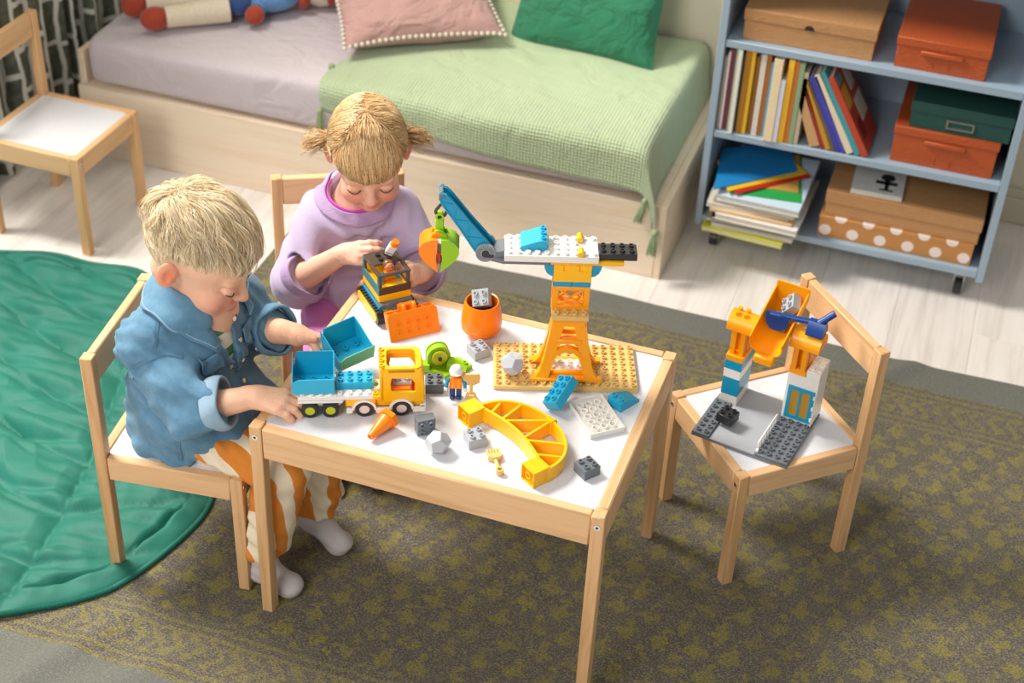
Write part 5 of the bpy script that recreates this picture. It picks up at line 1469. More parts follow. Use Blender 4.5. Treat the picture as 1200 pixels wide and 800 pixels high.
def sdf_obj(name, fn, lo, hi, h, mat, parent=None, colfn=None, it=1):
    v, q = surfnets(fn, lo, hi, h); v = relax(v, q, it, .4)
    return np_mesh(name, v, q, mat, parent, colfn(v) if colfn else None), v, q
def bvh_of(v, q): return BVHTree.FromPolygons([tuple(map(float, p)) for p in v], [tuple(map(int, f)) for f in q])

# ---- head, hands
def head_frame(c, yaw, pitch, roll=0, s=1.0):
    m = Matrix.Rotation(yaw, 3, 'Z') @ Matrix.Rotation(pitch, 3, 'Y') @ Matrix.Rotation(roll, 3, 'X')
    return np.array(c, F32), np.array(m, F32), s
def in_head(hf, f):
    c, m, s = hf
    def g(Q):
        D = np.linalg.norm(Q - c, axis=1) - .115 * s; k = D < .05
        if k.any(): D[k] = f(((Q[k] - c) @ m) / s) * s
        return D
    return g
def to_world(hf, p): c, m, s = hf; return c + m @ (np.array(p, F32) * s)
CR_C = V(-.008, 0, .022); CR_R = V(.090, .074, .077)
def head_field(girl=False):
    H = Field()
    H.u(ell(CR_C, CR_R), 0); H.u(ell((.034, 0, .020), (.052, .060, .055)), .02); H.u(ell((.034, 0, -.040), (.052, .053, .060)), .02)
    H.u(ell((.036, 0, -.072), (.040, .041, .031)), .02); H.u(ell((.070, 0, -.086), (.013, .017, .013)), .016)
    for s in (-1, 1):
        H.u(ell((.060, s * .031, -.047), .025), .014)
        H.u(ell((.077, s * .027, .006), (.011, .019, .008)), .012)
        H.s(ell((.096, s * .031, -.012), (.014, .015, .0085)), .010)
        H.u(ell((.0785, s * .0305, -.0135), (.0105, .0135, .0095)), .003)
    H.u(cap((.084, 0, -.004), (.097, 0, -.030), .0065, .0085), .010); H.u(ell((.1005, 0, -.0335), (.0095, .0098, .0085)), .006)
    for s in (-1, 1): H.u(ell((.0935, s * .0088, -.0365), (.0065, .0055, .0055)), .005); H.s(ell((.0965, s * .0052, -.0425), (.003, .0026, .003)), .003)
    H.u(ell((.0865, 0, -.0575), (.0085, .0165, .0048)), .005); H.u(ell((.0850, 0, -.0660), (.0085, .0140, .0050)), .005)
    w = .0175 if not girl else .019
    for s in (-1, 1): H.s(cap((.0950, 0, -.0622), (.0860, s * w, -.0595 if girl else -.0625), .0017, .0013), .0035)
    # ears
    for s in (-1, 1):
        Rm = np.array(Matrix.Rotation(s * -.42, 3, 'Z') @ Matrix.Rotation(-.2, 3, 'Y'), F32)
        H.u(ell((-.010, s * .0775, -.018), (.0165, .0058, .0265), Rm), .005)
        H.s(ell((-.005, s * .0850, -.017), (.0105, .0065, .0185), Rm), .003)
        H.u(ell((-.002, s * .0770, -.021), (.004, .004, .007)), .003)
    return H
def rot_about(v, k, a):
    k = k / np.linalg.norm(k); return v * math.cos(a) + np.cross(k, v) * math.sin(a) + k * (k @ v) * (1 - math.cos(a))
def hand_field(w, fwd, up, side, curls, thumb, s=1.0, spread=.06):
    """w wrist; fwd towards knuckles; up = back of the hand; side = towards the thumb"""
    w, fwd, up = (np.array(x, np.float64) for x in (w, fwd, up)); fwd /= np.linalg.norm(fwd)
    up = up - fwd * (up @ fwd); up /= np.linalg.norm(up); sd = np.cross(up, fwd) * (1 if np.dot(np.cross(up, fwd), side) > 0 else -1)
    palm = Field(); fingers = []
    offs = [.0195, .0066, -.0062, -.0182]; klen = [.050, .053, .050, .044]; flen = [.92, 1.0, .95, .78]
    palm.u(cap(w - fwd * .012, w + fwd * .012 * s, .0150 * s, .0155 * s), .01)
    tips = []
    for i in range(4):
        k = w + fwd * klen[i] * s + sd * offs[i] * s + up * (.002 * s if i in (1, 2) else 0)
        palm.u(cap(w + fwd * .010 * s + sd * offs[i] * .55 * s, k, .0128 * s, .0092 * s), .008 * s)
        d = fwd + sd * spread * offs[i] / .0185; d /= np.linalg.norm(d); ff = Field(); p = k
        axis = np.cross(d, up)          # rotates fwd towards -up (palm side)
        for j, (L, r0, r1) in enumerate(((.0240, .0080, .0071), (.0160, .0071, .0066), (.0130, .0066, .0055))):
            d = rot_about(d, axis, -curls[i][j]); q = p + d * L * flen[i] * s
            ff.u(cap(p, q, r0 * s, r1 * s), .003); p = q
        fingers.append(ff); tips.append(p)
    th = Field(); p = w + fwd * .014 * s + sd * .0125 * s - up * .006 * s
    for L, r0, r1, dd in zip((.024, .019, .015), (.0125, .0088, .0078), (.0092, .0078, .0062), thumb):
        d = fwd * dd[0] + sd * dd[1] + up * dd[2]; d /= np.linalg.norm(d); q = p + d * L * s; th.u(cap(p, q, r0 * s, r1 * s), .004); p = q
    tips.append(p)
    ctr = (w + fwd * .05 * s).astype(F32)
    def f(Q):
        D = np.linalg.norm(Q - ctr, axis=1) - .075 * s; k = D < .04
        if k.any(): D[k] = g(Q[k])
        return D
    def g(Q):
        P0 = palm(Q); P1 = smin(P0, th(Q), .008 * s); D = P1
        for ff in fingers: D = np.minimum(D, smin(P0, ff(Q), .0035 * s))
        return D
    return f, tips
def skin_mat():
    t = NT('skin'); a = t.n('VertexColor'); a.layer_name = 'Col'
    n = t.noise(t.mp(), 260, 3)
    t.col(a.outputs[0]); t.p(Roughness=.48); b = t.b.inputs
    b['Subsurface Weight'].default_value = .25; b['Subsurface Radius'].default_value = (.012, .005, .003); b['Subsurface Scale'].default_value = .6
    t.bump(n, .08, .0006); return t.m
M_SKIN = skin_mat()
def hair_mat():
    t = NT('blond_hair'); a = t.n('VertexColor'); a.layer_name = 'Col'; t.col(a.outputs[0]); t.p(Roughness=.42); t.b.inputs['Specular IOR Level'].default_value = .6
    t.b.inputs['Subsurface Weight'].default_value = .12; t.b.inputs['Subsurface Radius'].default_value = (.004, .003, .002); return t.m
M_HAIR = hair_mat()
L3 = lambda h: np.array(lin(h)[:3], F32)
def blob(Q, c, r): return np.exp(-np.sum(((Q - np.array(c, F32)) / np.array(r, F32)) ** 2, axis=1))[:, None]
def tint(col, k, c, amt=1.0): k = np.clip(k * amt, 0, 1); return col * (1 - k) + L3(c) * k
def skin_colors(v, hf, base, hairmask, hairc, tips, girl):
    col = np.tile(L3(base), (len(v), 1)); c, m, s = hf; q = ((v - c) @ m) / s
    near = (np.linalg.norm(q, axis=1) < .16)[:, None]
    face = np.zeros((len(v), 1), F32)
    for sg in (-1, 1):
        col = tint(col, blob(q, (.078, sg * .038, -.045), (.03, .022, .020)), '#E58F78', .75)
        col = tint(col, blob(q, (-.006, sg * .080, -.018), (.020, .012, .028)), '#E06A42', .8)  # ears reddened as if light shone through, painted into the skin colour
        col = tint(col, blob(q, (.086, sg * .031, -.0185), (.02, .0130, .0026)), '#54301F', 1.2)      # lash line
        col = tint(col, blob(q, (.083, sg * .030, -.012), (.02, .014, .007)), '#DE9C86', .45)
        col = tint(col, blob(q, (.082, sg * .030, .010), (.02, .016, .0035)), '#C79A6E', .65)         # brows
    col = tint(col, blob(q, (.100, 0, -.034), (.014, .013, .012)), '#E89A84', .5)
    col = tint(col, blob(q, (.090, 0, -.0575), (.014, .0150, .0040)), '#CF6E66', .8); col = tint(col, blob(q, (.088, 0, -.0660), (.014, .0125, .0045)), '#D67A70', .8)
    for sg in (-.5, .5): col = tint(col, blob(q, (.091, sg * .018, -.0618), (.014, .009, .0013)), '#8E3F3A', .8)
    for t in tips: col = tint(col, blob(v, t, (.011, .011, .011)), '#E58672', .6)
    hm = hairmask(q)[:, None] * near
    return col * (1 - hm) + L3(hairc) * hm
def eyelashes(hf, parent):
    for s in (-1, 1):
        pts = [to_world(hf, p) for p in ((.0835, s * .0175, -.0165), (.0885, s * .024, -.0190), (.0898, s * .0305, -.0195), (.0875, s * .0375, -.0178), (.0815, s * .0440, -.0140))]
        m = MB(); m.tube(catmull([tuple(p) for p in pts], 5), [.0004] + [.0011] * 19 + [.0004], 6); m.build('eyelashes', M_LASH, parent)
M_LASH = NT('lash_brown').p(Base_Color=lin('#5A3B28'), Roughness=.7).m
def clusters(D, n, g):
    C = D[g.choice(len(D), n, replace=False)]; return np.argmax(D @ C.T, axis=1)
def clumpify(paths, cid, n, amt):
    K = paths.shape[1]; s = np.zeros((n, K, 3), F32); c = np.bincount(cid, minlength=n).astype(F32); np.add.at(s, cid, paths); s /= np.maximum(c, 1)[:, None, None]
    w = (np.linspace(0, 1, K) ** 1.5 * amt).astype(F32)[None, :, None]
    return paths * (1 - w) + s[cid] * w
def strand_mesh(name, paths, rad, cols, parent):
    """paths (S,K,3), rad (S,K), cols (S,3)"""
    S, K, _ = paths.shape
    T = np.gradient(paths, axis=1); T /= np.linalg.norm(T, axis=2, keepdims=True) + 1e-9
    ref = np.tile(np.array([.31, .52, .79], F32), (S, K, 1)); A = np.cross(T, ref); A /= np.linalg.norm(A, axis=2, keepdims=True) + 1e-9; B = np.cross(T, A)
    vs = np.stack([paths + rad[..., None] * (A * math.cos(a) + B * math.sin(a)) for a in (0, 2 * PI / 3, 4 * PI / 3)], 2)   # S,K,3,3
    base = (np.arange(S)[:, None] * K + np.arange(K - 1)[None]) * 3
    Q = []
    for j in range(3):
        j2 = (j + 1) % 3; Q.append(np.stack([base + j, base + j2, base + 3 + j2, base + 3 + j], -1).reshape(-1, 4))
    return np_mesh(name, vs.reshape(-1, 3), np.concatenate(Q), M_HAIR, parent, np.repeat(cols, K * 3, 0))
def fold(amp, freq, ax, seed=0.0, warp=1.5):
    ax = np.array(ax, F32)
    def f(Q):
        w = Q @ ax
        x, y, z = Q[:, 0], Q[:, 1], Q[:, 2]
        return amp * np.sin(w * freq + warp * np.sin(x * 31 + z * 23 + seed) + warp * .8 * np.sin(y * 37 - z * 19 + 2 * seed)) * (.6 + .4 * np.sin(x * 17 + y * 13 + seed * 3))
    return f
# ------------------------------------------------------------------ the boy
def denim_mat(name, c1, c2):
    t = NT(name); v = t.co()
    tw = t.noise(t.mp((900, 900, 260), (.5, .3, .2)), 1, 2); big = t.noise(v, 22, 4, .6); fade = t.noise(v, 60, 4, .7)
    c = t.mix(t.math('MULTIPLY', big, .9), lin(c1), lin(c2)); c = t.mix(t.math('MULTIPLY', t.math('SUBTRACT', fade, .35), .5), c, lin('#A9C6D6'))
    c = t.mix(t.math('MULTIPLY', tw, .35), c, lin('#3F6A88'))
    t.col(c); t.p(Roughness=.85); t.b.inputs['Sheen Weight'].default_value = .15; t.bump(t.math('ADD', tw, t.math('MULTIPLY', fade, .6)), .35, .0012); return t.m
M_DEN = denim_mat('faded_denim', '#6596B2', '#3C6A88'); M_DENL = denim_mat('denim_reverse', '#A5BFD0', '#8CA9BD'); M_DEND = denim_mat('denim_seam', '#4F7B9B', '#3D6787')
def tee_mat():
    t = NT('striped_tee'); sep = t.n('SeparateXYZ'); t.link(t.co(), sep.inputs[0])
    w = t.math('FRACT', t.math('DIVIDE', t.math('ADD', sep.outputs[2], t.math('MULTIPLY', sep.outputs[0], -.2)), .05))
    t.col(t.mix(t.math('LESS_THAN', w, .38), lin('#E7DCC6'), lin('#4F7A55'))); t.p(Roughness=.9); return t.m
def pants_mat():
    t = NT('striped_cotton'); sep = t.n('SeparateXYZ'); t.link(t.co(), sep.inputs[0]); x, y, z = sep.outputs
    nz = t.math('MULTIPLY', t.math('SUBTRACT', t.noise(t.mp(), 9, 2), .5), .05)
    w = t.math('ADD', t.math('ADD', t.math('ADD', t.math('MULTIPLY', y, .95), t.math('MULTIPLY', x, .35)), t.math('MULTIPLY', z, .12)), nz)
    f = t.math('FRACT', t.math('DIVIDE', w, .052)); n = t.noise(t.mp(), 500, 2)
    t.col(t.mix(t.math('LESS_THAN', f, .5), lin('#E9D9BC'), lin('#D8832C'))); t.p(Roughness=.9); t.bump(n, .3, .001); return t.m
def sock_mat():
    t = NT('grey_sock'); n = t.noise(t.mp((500, 500, 900)), 1, 2); t.col(t.mix(n, lin('#B9B0AE'), lin('#D5CECB'))); t.p(Roughness=.95); t.bump(n, .5, .0012); return t.m
M_TEE = tee_mat(); M_PANTS = pants_mat(); M_SOCK = sock_mat()
def lerp3(a, b, t): return tuple(np.array(a) + (np.array(b) - np.array(a)) * t)
BT_ = thing('person', 'person in a denim shirt and striped trousers leaning over the toy truck', 'person', (0, 0, 0))
BH = head_frame((-.164, .164, .672), .03, R(27), R(-3), 1.07)
NB = np.array((-.178, .160, .575))           # neck base
SHN, ELN, WRN = (-.222, .068, .520), (-.118, .014, .440), (-.010, .047, .478)
SHF, ELF, WRF = (-.158, .248, .520), (-.112, .262, .452), (-.012, .214, .497)
hR, tipsR = hand_field(WRN, (.95, .17, -.08), (0.0, -.25, 1), (-.1, 1, .1), [(.30, .55, .35), (.32, .55, .35), (.34, .55, .35), (.34, .5, .35)], [(.8, .5, -.35), (1, .1, -.3), (1, -.2, -.2)], 1.0, .14)
hL, tipsL = hand_field(WRF, (.93, -.16, .10), (-.25, .45, .75), (.2, -.5, .8), [(.75, 1.1, .7), (.8, 1.15, .7), (.85, 1.15, .7), (.85, 1.1, .7)], [(.8, .65, .35), (1, .25, .30), (1, .05, .05)], .98)
body = Field()
body.u(in_head(BH, head_field()), 0)
body.u(cap(to_world(BH, (-.020, 0, -.055)), NB + V(0, 0, -.02), .042, .046), .022)
body.u(cap(NB - V(0, 0, .05), (-.205, .148, .36), .075, .075), .03)
for a, b, c in ((SHN, ELN, WRN), (SHF, ELF, WRF)):
    body.u(cap(a, b, .033, .029), .02); body.u(cap(b, c, .029, .0195), .012)
    body.u(cap(NB + V(0, 0, -.04), a, .05, .034), .03)
for kn, an in (((.008, .095, .288), (-.025, .068, .10)), ((.036, .205, .282), (.012, .205, .10))):
    hp = (-.20, .105 if kn[1] < .15 else .19, .335); body.u(cap(hp, kn, .048, .036), .02); body.u(cap(kn, an, .034, .024), .012)
body.u(hR, .008); body.u(hL, .008)
def boy_hm(q):
    f, l, u = q[:, 0], np.abs(q[:, 1]), q[:, 2]
    lim = np.where(f > .045, .036, np.where(f > -.006, .010 + (f + .006) * .5, -.052 + (f + .05) * .3))
    ear = (l > .0735) & (u < .016) & (f > -.035)
    return np.where(ear, 0, 1 / (1 + np.exp(-np.clip((u - lim) / .004, -40, 40))))
bodyo, bv, bq = sdf_obj('body', body, (-.34, -.03, .05), (.14, .36, .80), .0021, M_SKIN, BT_,
    lambda v: skin_colors(v, BH, '#EBB898', boy_hm, '#E6CFA6', tipsR + tipsL, False))
# --- shirt
sh_ = Field()
sh_.u(ell((-.188, .155, .500), (.082, .112, .105)), 0)
sh_.u(cap((-.195, .150, .47), (-.196, .150, .375), .098, .104), .04); sh_.u(cap((-.205, .150, .36), (-.198, .146, .272), .108, .122), .03)
sh_.u(cap((-.10, .10, .335), (-.17, .10, .34), .052, .07), .03); sh_.u(cap((-.09, .195, .33), (-.16, .195, .34), .05, .07), .03)
sh_.u(cap(NB + V(-.006, 0, -.03), NB + V(-.008, 0, -.010), .062, .050), .02)
for a, b, c in ((SHN, ELN, WRN), (SHF, ELF, WRF)):
    cu = np.array(b) + (np.array(c) - np.array(b)) * .50
    sh_.u(cap(NB + V(0, 0, -.045), a, .055, .048), .03); sh_.u(cap(a, b, .052, .050), .022); sh_.u(cap(b, cu, .047, .040), .016)
sh_.s(lambda Q: Q[:, 2] - (.2745 + .055 * np.clip((Q[:, 0] + .17) / .12, 0, 1) + .006 * np.sin(Q[:, 0] * 60 + Q[:, 1] * 40)), .004) if False else sh_.i(lambda Q: (.2755 + .050 * np.clip((Q[:, 0] + .16) / .12, 0, 1) + .006 * np.sin(Q[:, 0] * 60 + Q[:, 1] * 40)) - Q[:, 2], .004)
sh_.s(cap(NB + V(.0, .0, .012), NB + V(.01, 0, .08), .046, .06), .006)
# open front
OPEN = [(-.124, .138, .575), (-.098, .132, .520), (-.094, .138, .455)]
sh_.s(cap(OPEN[0], OPEN[1], .026, .020), .006); sh_.s(cap(OPEN[1], OPEN[2], .020, .006), .006)
for b, c, k in ((ELN, WRN, .50), (ELF, WRF, .46)): sh_.s(end_cut(lerp3(b, c, k), np.array(c) - np.array(b), .056), .003)
sh_.d(fold(.0058, 70, (.5, -.3, -.8), 1.0)); sh_.d(fold(.0042, 130, (.8, .1, .6), 2.3)); sh_.d(fold(.0024, 240, (.3, .7, .6), 4.1, 2.2))
sho, sv, sq = sdf_obj('denim_shirt', sh_, (-.34, -.06, .262), (-.01, .34, .62), .0029, M_DEN, BT_)
SB = bvh_of(sv, sq)
tee = Field(); tee.u(ell((-.182, .155, .492), (.074, .095, .10)), 0); tee.u(cap((-.190, .152, .47), (-.190, .150, .36), .086, .09), .03)
tee.u(cap(NB + V(.012, 0, -.03), NB + V(.016, 0, .004), .060, .053), .02); tee.s(cap(NB + V(.012, 0, .014), NB + V(.024, 0, .07), .044, .055), .004)
sdf_obj('t_shirt', tee, (-.30, .03, .36), (-.06, .28, .60), .004, M_TEE, BT_)
# --- cuffs, collar, pocket flaps, seams
def around(name, p0, p1, r, mat, parent, thick=.0035, n=30, rows=6, bulge=.004, wob=.004, seed=0):
    p0 = Vector(p0); p1 = Vector(p1); d = (p1 - p0).normalized(); a = d.orthogonal().normalized(); b = d.cross(a)
    def fn(u, v):
        t = 2 * PI * u; w = wob * math.sin(3 * t + seed) + wob * .6 * math.sin(5 * t + 2 * seed + v * 3)
        rr = r + bulge * math.sin(PI * v) + w
        return tuple(p0.lerp(p1, v) + d * (wob * math.sin(2 * t + seed)) + (a * math.cos(t) + b * math.sin(t)) * rr)
    m = MB(); m.grid(fn, n, rows, True); o = m.build(name, mat, parent, 80)
    sd = o.modifiers.new('thickness', 'SOLIDIFY'); sd.thickness = thick; sd.offset = 0
    sb = o.modifiers.new('soft', 'SUBSURF'); sb.levels = 1; sb.render_levels = 1
    return o
around('rolled_cuff', lerp3(ELN, WRN, .30), lerp3(ELN, WRN, .58), .0425, M_DENL, sho, .006, wob=.0025, seed=1)
around('rolled_cuff', lerp3(ELF, WRF, .26), lerp3(ELF, WRF, .54), .0425, M_DEN, sho, .006, wob=.0025, seed=2)
def snap(p, lift):
    l, n, i, d = SB.find_nearest(Vector(p)); n = n if n.dot(l - Vector((-.19, .15, l.z))) > 0 or True else -n
    return l, n
def outward(l, n, c):
    return n if n.dot(l - c) > 0 else -n
def ribbon(name, pts, width, mat, parent, bvh, cen, lift=.0012, n=10, thick=.0014):
    P_ = catmull(pts, n); L = []
    for p in P_:
        l, nn, i, d = bvh.find_nearest(p); L.append((l, outward(l, nn, Vector((cen[0], cen[1], l.z)))))
    vs = []; fs = []
    for k, (l, nn) in enumerate(L):
        t = (L[min(k + 1, len(L) - 1)][0] - L[max(k - 1, 0)][0]).normalized(); b = nn.cross(t).normalized()
        for (w, h) in ((-.5, -.002), (-.5, lift), (.5, lift), (.5, -.002)): vs.append(tuple(l + b * (w * width) + nn * h))
    for k in range(len(L) - 1):
        fs += [(k * 4 + j, k * 4 + (j + 1) % 4, k * 4 + 4 + (j + 1) % 4, k * 4 + 4 + j) for j in range(4)]
    fs += [(0, 1, 2, 3), tuple(range(len(vs) - 4, len(vs)))]
    m = MB(); m.add(vs, fs); return m.build(name, mat, parent, 60)
def patch(name, c00, c10, c11, c01, mat, parent, bvh, cen, lift=.003, tip=0.0, n=12):
    """cloth patch laid over a surface; tip pulls the middle of the lower edge down (pocket flap)"""
    c = [Vector(q) for q in (c00, c10, c11, c01)]
    def fn(u, v):
        p = (c[0] * (1 - u) + c[1] * u) * (1 - v) + (c[3] * (1 - u) + c[2] * u) * v
        dn = ((c[3] - c[0]) + (c[2] - c[1])) * .5; p = p + dn * (tip * v * (1 - abs(2 * u - 1)))
        l, nn, i, d = bvh.find_nearest(p); nn = outward(l, nn, Vector((cen[0], cen[1], l.z)))
        return tuple(l + nn * (lift + .001 * math.sin(u * 9 + v * 5)))
    m = MB(); m.grid(fn, n, n); o = m.build(name, mat, parent, 80); sd = o.modifiers.new('thickness', 'SOLIDIFY'); sd.thickness = .002; sd.offset = 0
    return o
CEN = (-.19, .15)
BOYDETAIL = True
def collar():
    c = Vector(NB) + Vector((.002, 0, .010)); tilt = Matrix.Rotation(R(16), 3, 'Y')
    def fn(u, v):
        a = PI + (u - .5) * 2 * PI * .83              # opens towards +x
        e = abs(2 * u - 1); pt = max(0, (e - .72) / .28)
        r = .049 + v * (.036 + .012 * pt); z = .026 - .050 * v ** 1.3 - .034 * pt * v
        p = c + tilt @ Vector((math.cos(a) * r * 1.0, math.sin(a) * r * 1.12, z + .003 * math.sin(a * 3)))
        l, nn, i_, dd = SB.find_nearest(p); nn = outward(l, nn, Vector((-.19, .155, .47))); sd_ = (p - l).dot(nn)
        if sd_ < .005 + .003 * v: p = p + nn * (.005 + .003 * v - sd_)
        return tuple(p)
    m = MB(); m.grid(fn, 64, 14); o = m.build('collar', M_DEN, sho, 80); sd = o.modifiers.new('thickness', 'SOLIDIFY'); sd.thickness = .003; sd.offset = 0
    sb = o.modifiers.new('soft', 'SUBSURF'); sb.levels = 1; sb.render_levels = 1
    e_ = [fn(k / 63, .94) for k in range(64)]; m = MB(); m.tube([tuple(Vector(q) + Vector((0, 0, .002))) for q in e_], .0013, 6); m.build('collar_stitching', M_DENL, sho)
    def stand(u, v):
        a = PI + (u - .5) * 2 * PI * .80; r = .0505; return tuple(c + tilt @ Vector((math.cos(a) * r, math.sin(a) * r * 1.12, -.022 + v * .042)))
    m = MB(); m.grid(stand, 40, 4); o2 = m.build('collar_stand', M_DEN, sho, 80); sd = o2.modifiers.new('thickness', 'SOLIDIFY'); sd.thickness = .003
    return o
collar()
rb = lambda nm, pts, w, mt=None, lift=.0016: ribbon(nm, pts, w, mt or M_DEND, sho, SB, (-.19, .155), lift)
rb('placket', [(-.126, .098, .556), (-.104, .104, .500), (-.1045, .1145, .450), (-.090, .120, .400), (-.072, .118, .365), (-.058, .112, .340)], .020)
rb('placket', [(-.112, .165, .560), (-.096, .158, .513), (-.090, .160, .466), (-.092, .158, .406), (-.0776, .150, .373), (-.060, .142, .345)], .020)
rb('seam', [(-.2072, .0948, .5912), (-.1921, .0561, .5741), (-.1851, .0254, .5392)], .007)
rb('seam', [(-.1426, .0464, .5258), (-.1696, .032, .5354), (-.1961, .0105, .5247), (-.245, .030, .480), (-.268, .072, .4267)], .007)
rb('seam', [(-.150, .040, .41), (-.1582, .0276, .3411), (-.162, .035, .295)], .008)
patch('pocket_flap', (-.140, .062, .506), (-.1045, .1000, .511), (-.100, .110, .480), (-.128, .064, .476), M_DEN, sho, SB, (-.19, .155), .0045, .25)
patch('pocket_flap', (-.104, .168, .509), (-.102, .218, .512), (-.096, .206, .484), (-.097, .172, .484), M_DEN, sho, SB, (-.19, .155), .0045, .25)
for p_ in ((-.106, .160, .542), (-.092, .158, .500), (-.090, .160, .455), (-.090, .158, .410)):
    l, nn, i_, d_ = SB.find_nearest(Vector(p_)); nn = outward(l, nn, Vector((-.19, .155, l.z))); MB().cyl(l + nn * .001, l + nn * .0042, .0050, .0046, 16).cyl(l + nn * .004, l + nn * .0048, .0026, .0022, 12).build('snap_button', M_METAL, sho)
fd = (Vector(WRF) - Vector(ELF)).normalized(); cb_ = Vector(lerp3(ELF, WRF, .40)); sdv = Vector((.1, -.75, -.1)); sdv = (sdv - fd * sdv.dot(fd)).normalized()
MB().cyl(cb_ + sdv * .046, cb_ + sdv * .0515, .0052, .0048, 16).build('snap_button', M_METAL, sho)
# --- trousers and socks
pa = Field()
for kn, an, hp in (((.012, .092, .292), (-.022, .068, .112), (-.20, .100, .325)), ((.042, .208, .286), (.016, .206, .105), (-.20, .195, .325))):
    pa.u(cap(hp, kn, .056, .051), .012); pa.u(cap(kn, an, .050, .0470), .016)
pa.u(cap((-.215, .11, .325), (-.215, .19, .325), .058, .058), .03)
for an in ((-.022, .068, .085), (.016, .206, .082)): pa.i(lambda Q, an=an: np.where((np.abs(Q[:, 0] - an[0]) < .1) & (np.abs(Q[:, 1] - an[1]) < .07), .104 + .003 * np.sin(Q[:, 0] * 70) - Q[:, 2], -1.0).astype(F32), .002)
pa.i(lambda Q: .2725 - Q[:, 2] - 1.0 * (Q[:, 0] > -.045), .002)
pa.d(fold(.0040, 120, (.2, .2, 1), 3.0)); pa.d(fold(.0022, 230, (.7, .5, .5), 1.2))
sdf_obj('striped_trousers', pa, (-.29, .0, .075), (.12, .28, .40), .003, M_PANTS, BT_)
for ank, heel, toe in (((-.024, .070, .12), (-.035, .070, .045), (.024, .062, .025)), ((.010, .206, .12), (.010, .206, .072), (.064, .200, .026))):
    s_ = Field(); s_.u(cap(ank, heel, .027, .026), 0); s_.u(cap(heel, toe, .026, .023), .02); s_.u(ell((toe[0] + .006, toe[1], toe[2]), (.022, .026, .018)), .012); s_.i(lambda Q: .0100 - Q[:, 2], .002)
    s_.d(fold(.0012, 300, (.4, .2, 1), 1))
    sdf_obj('sock', s_, (-.05, ank[1] - .06, 0), (.13, ank[1] + .05, .14), .0026, M_SOCK, BT_)
eyelashes(BH, BT_)
# --- hair
def boy_hair(n=11000):
    g = np.random.default_rng(3); D = g.normal(size=(n * 3, 3)).astype(F32); D /= np.linalg.norm(D, axis=1, keepdims=True)
    p = CR_C + CR_R * D; D = D[boy_hm(p) > .55][:n]; p = CR_C + CR_R * D
    W = V(-.62, .10, .78); W /= np.linalg.norm(W)
    K = 9; S = len(D); paths = np.zeros((S, K, 3), F32); d = D.copy()
    top = np.clip((p[:, 2] - .020) / .045, 0, 1)                 # long on top, short at the sides and neck
    ln = (.010 + .044 * top * (1 - .45 * np.clip(np.abs(p[:, 1]) / .07, 0, 1))) * g.uniform(.65, 1.25, S); cid = clusters(D, 420, g); jit = g.normal(size=(S, 3)).astype(F32) * .20 + (g.normal(size=(420, 3)) * .50).astype(F32)[cid]; lcl = g.uniform(.45, 1.45, 420).astype(F32)[cid]
    clump = np.sin(D @ V(23, 17, 9)) + np.sin(D @ V(-11, 29, 15)) + np.sin(D @ V(37, -21, 30)); jit += (clump[:, None] * V(.16, .36, .10)).astype(F32); lc = lcl
    lift0 = .010 + .13 * top * g.uniform(.35, 1.2, S)
    wild = g.uniform(0, 1, S) < .05; lift0 = np.where(wild & (top > .2), lift0 * 1.35, lift0); jit[wild] *= 1.25
    for k in range(K):
        t = k / (K - 1)
        lift = 1.006 + lift0 * lc * (math.sin(PI * min(1, t * .62 + .05)))
        paths[:, k] = CR_C + CR_R * d * (lift[:, None] + .012 * top[:, None])
        away = d - W; away -= d * np.sum(away * d, 1, keepdims=True); away /= np.linalg.norm(away, axis=1, keepdims=True) + 1e-6
        fw = V(1, 0, -.35) - d * (d @ V(1, 0, -.35))[:, None]; dn = V(.25, 0, -1) - d * (d @ V(.25, 0, -1))[:, None]
        T = away * .8 + fw * (.9 * top[:, None]) + dn * (.7 * (1 - top[:, None])) + jit
        T -= d * np.sum(T * d, 1, keepdims=True); T /= np.linalg.norm(T, axis=1, keepdims=True) + 1e-6
        d = d + T * (ln / (K - 1) / .080)[:, None]; d /= np.linalg.norm(d, axis=1, keepdims=True)
    paths = clumpify(paths, cid, 420, .55)
    c, m, s = BH; Wp = c + (paths * s) @ m.T
    r = np.tile(np.linspace(1, .35, K), (S, 1)).astype(F32) * (.00068 * g.uniform(.7, 1.25, (S, 1))).astype(F32)
    f = g.uniform(0, 1, (S, 1)).astype(F32); cols = L3('#FFF4DC') * f + L3('#F0D4A0') * (1 - f); dk = (g.uniform(0, 1, (S, 1)) < .16); cols = np.where(dk, L3('#CBA76C'), cols) * g.uniform(.84, 1.06, (420, 1)).astype(F32)[cid]
    strand_mesh('hair', Wp, r, cols, BT_)
boy_hair()
# ------------------------------------------------------------------ the girl
def sweat_mat():
    t = NT('lilac_sweatshirt'); v = t.co(); n = t.noise(t.mp((420, 420, 700)), 1, 2); big = t.noise(v, 14, 3)
    t.col(t.mix(t.math('MULTIPLY', big, .6), lin('#CDBBD8'), lin('#BDA9CB'))); t.p(Roughness=.9); t.b.inputs['Sheen Weight'].default_value = .3; t.bump(n, .25, .0012); return t.m
M_SWEAT = sweat_mat(); M_RIB = fabric('lilac_ribbing', '#BFA4CA', '#AD91BA', 500, .7); M_LEG = fabric('pink_leggings', '#E58BD0', '#D878C2', 600, .3); M_UNDER = fabric('magenta_top', '#D957C4', '#C245AE', 600, .3); M_TIE = fabric('hair_tie', '#CFC7C0', '#B9B0A8', 500, .5)
GT = thing('person', 'person in a lilac sweatshirt seated behind the toy bulldozer', 'person', (0, 0, 0))
ga = math.atan2(-.90, .44); gf_ = V(math.cos(ga), math.sin(ga), 0); gr_ = V(gf_[1], -gf_[0], 0)      # forward, her right
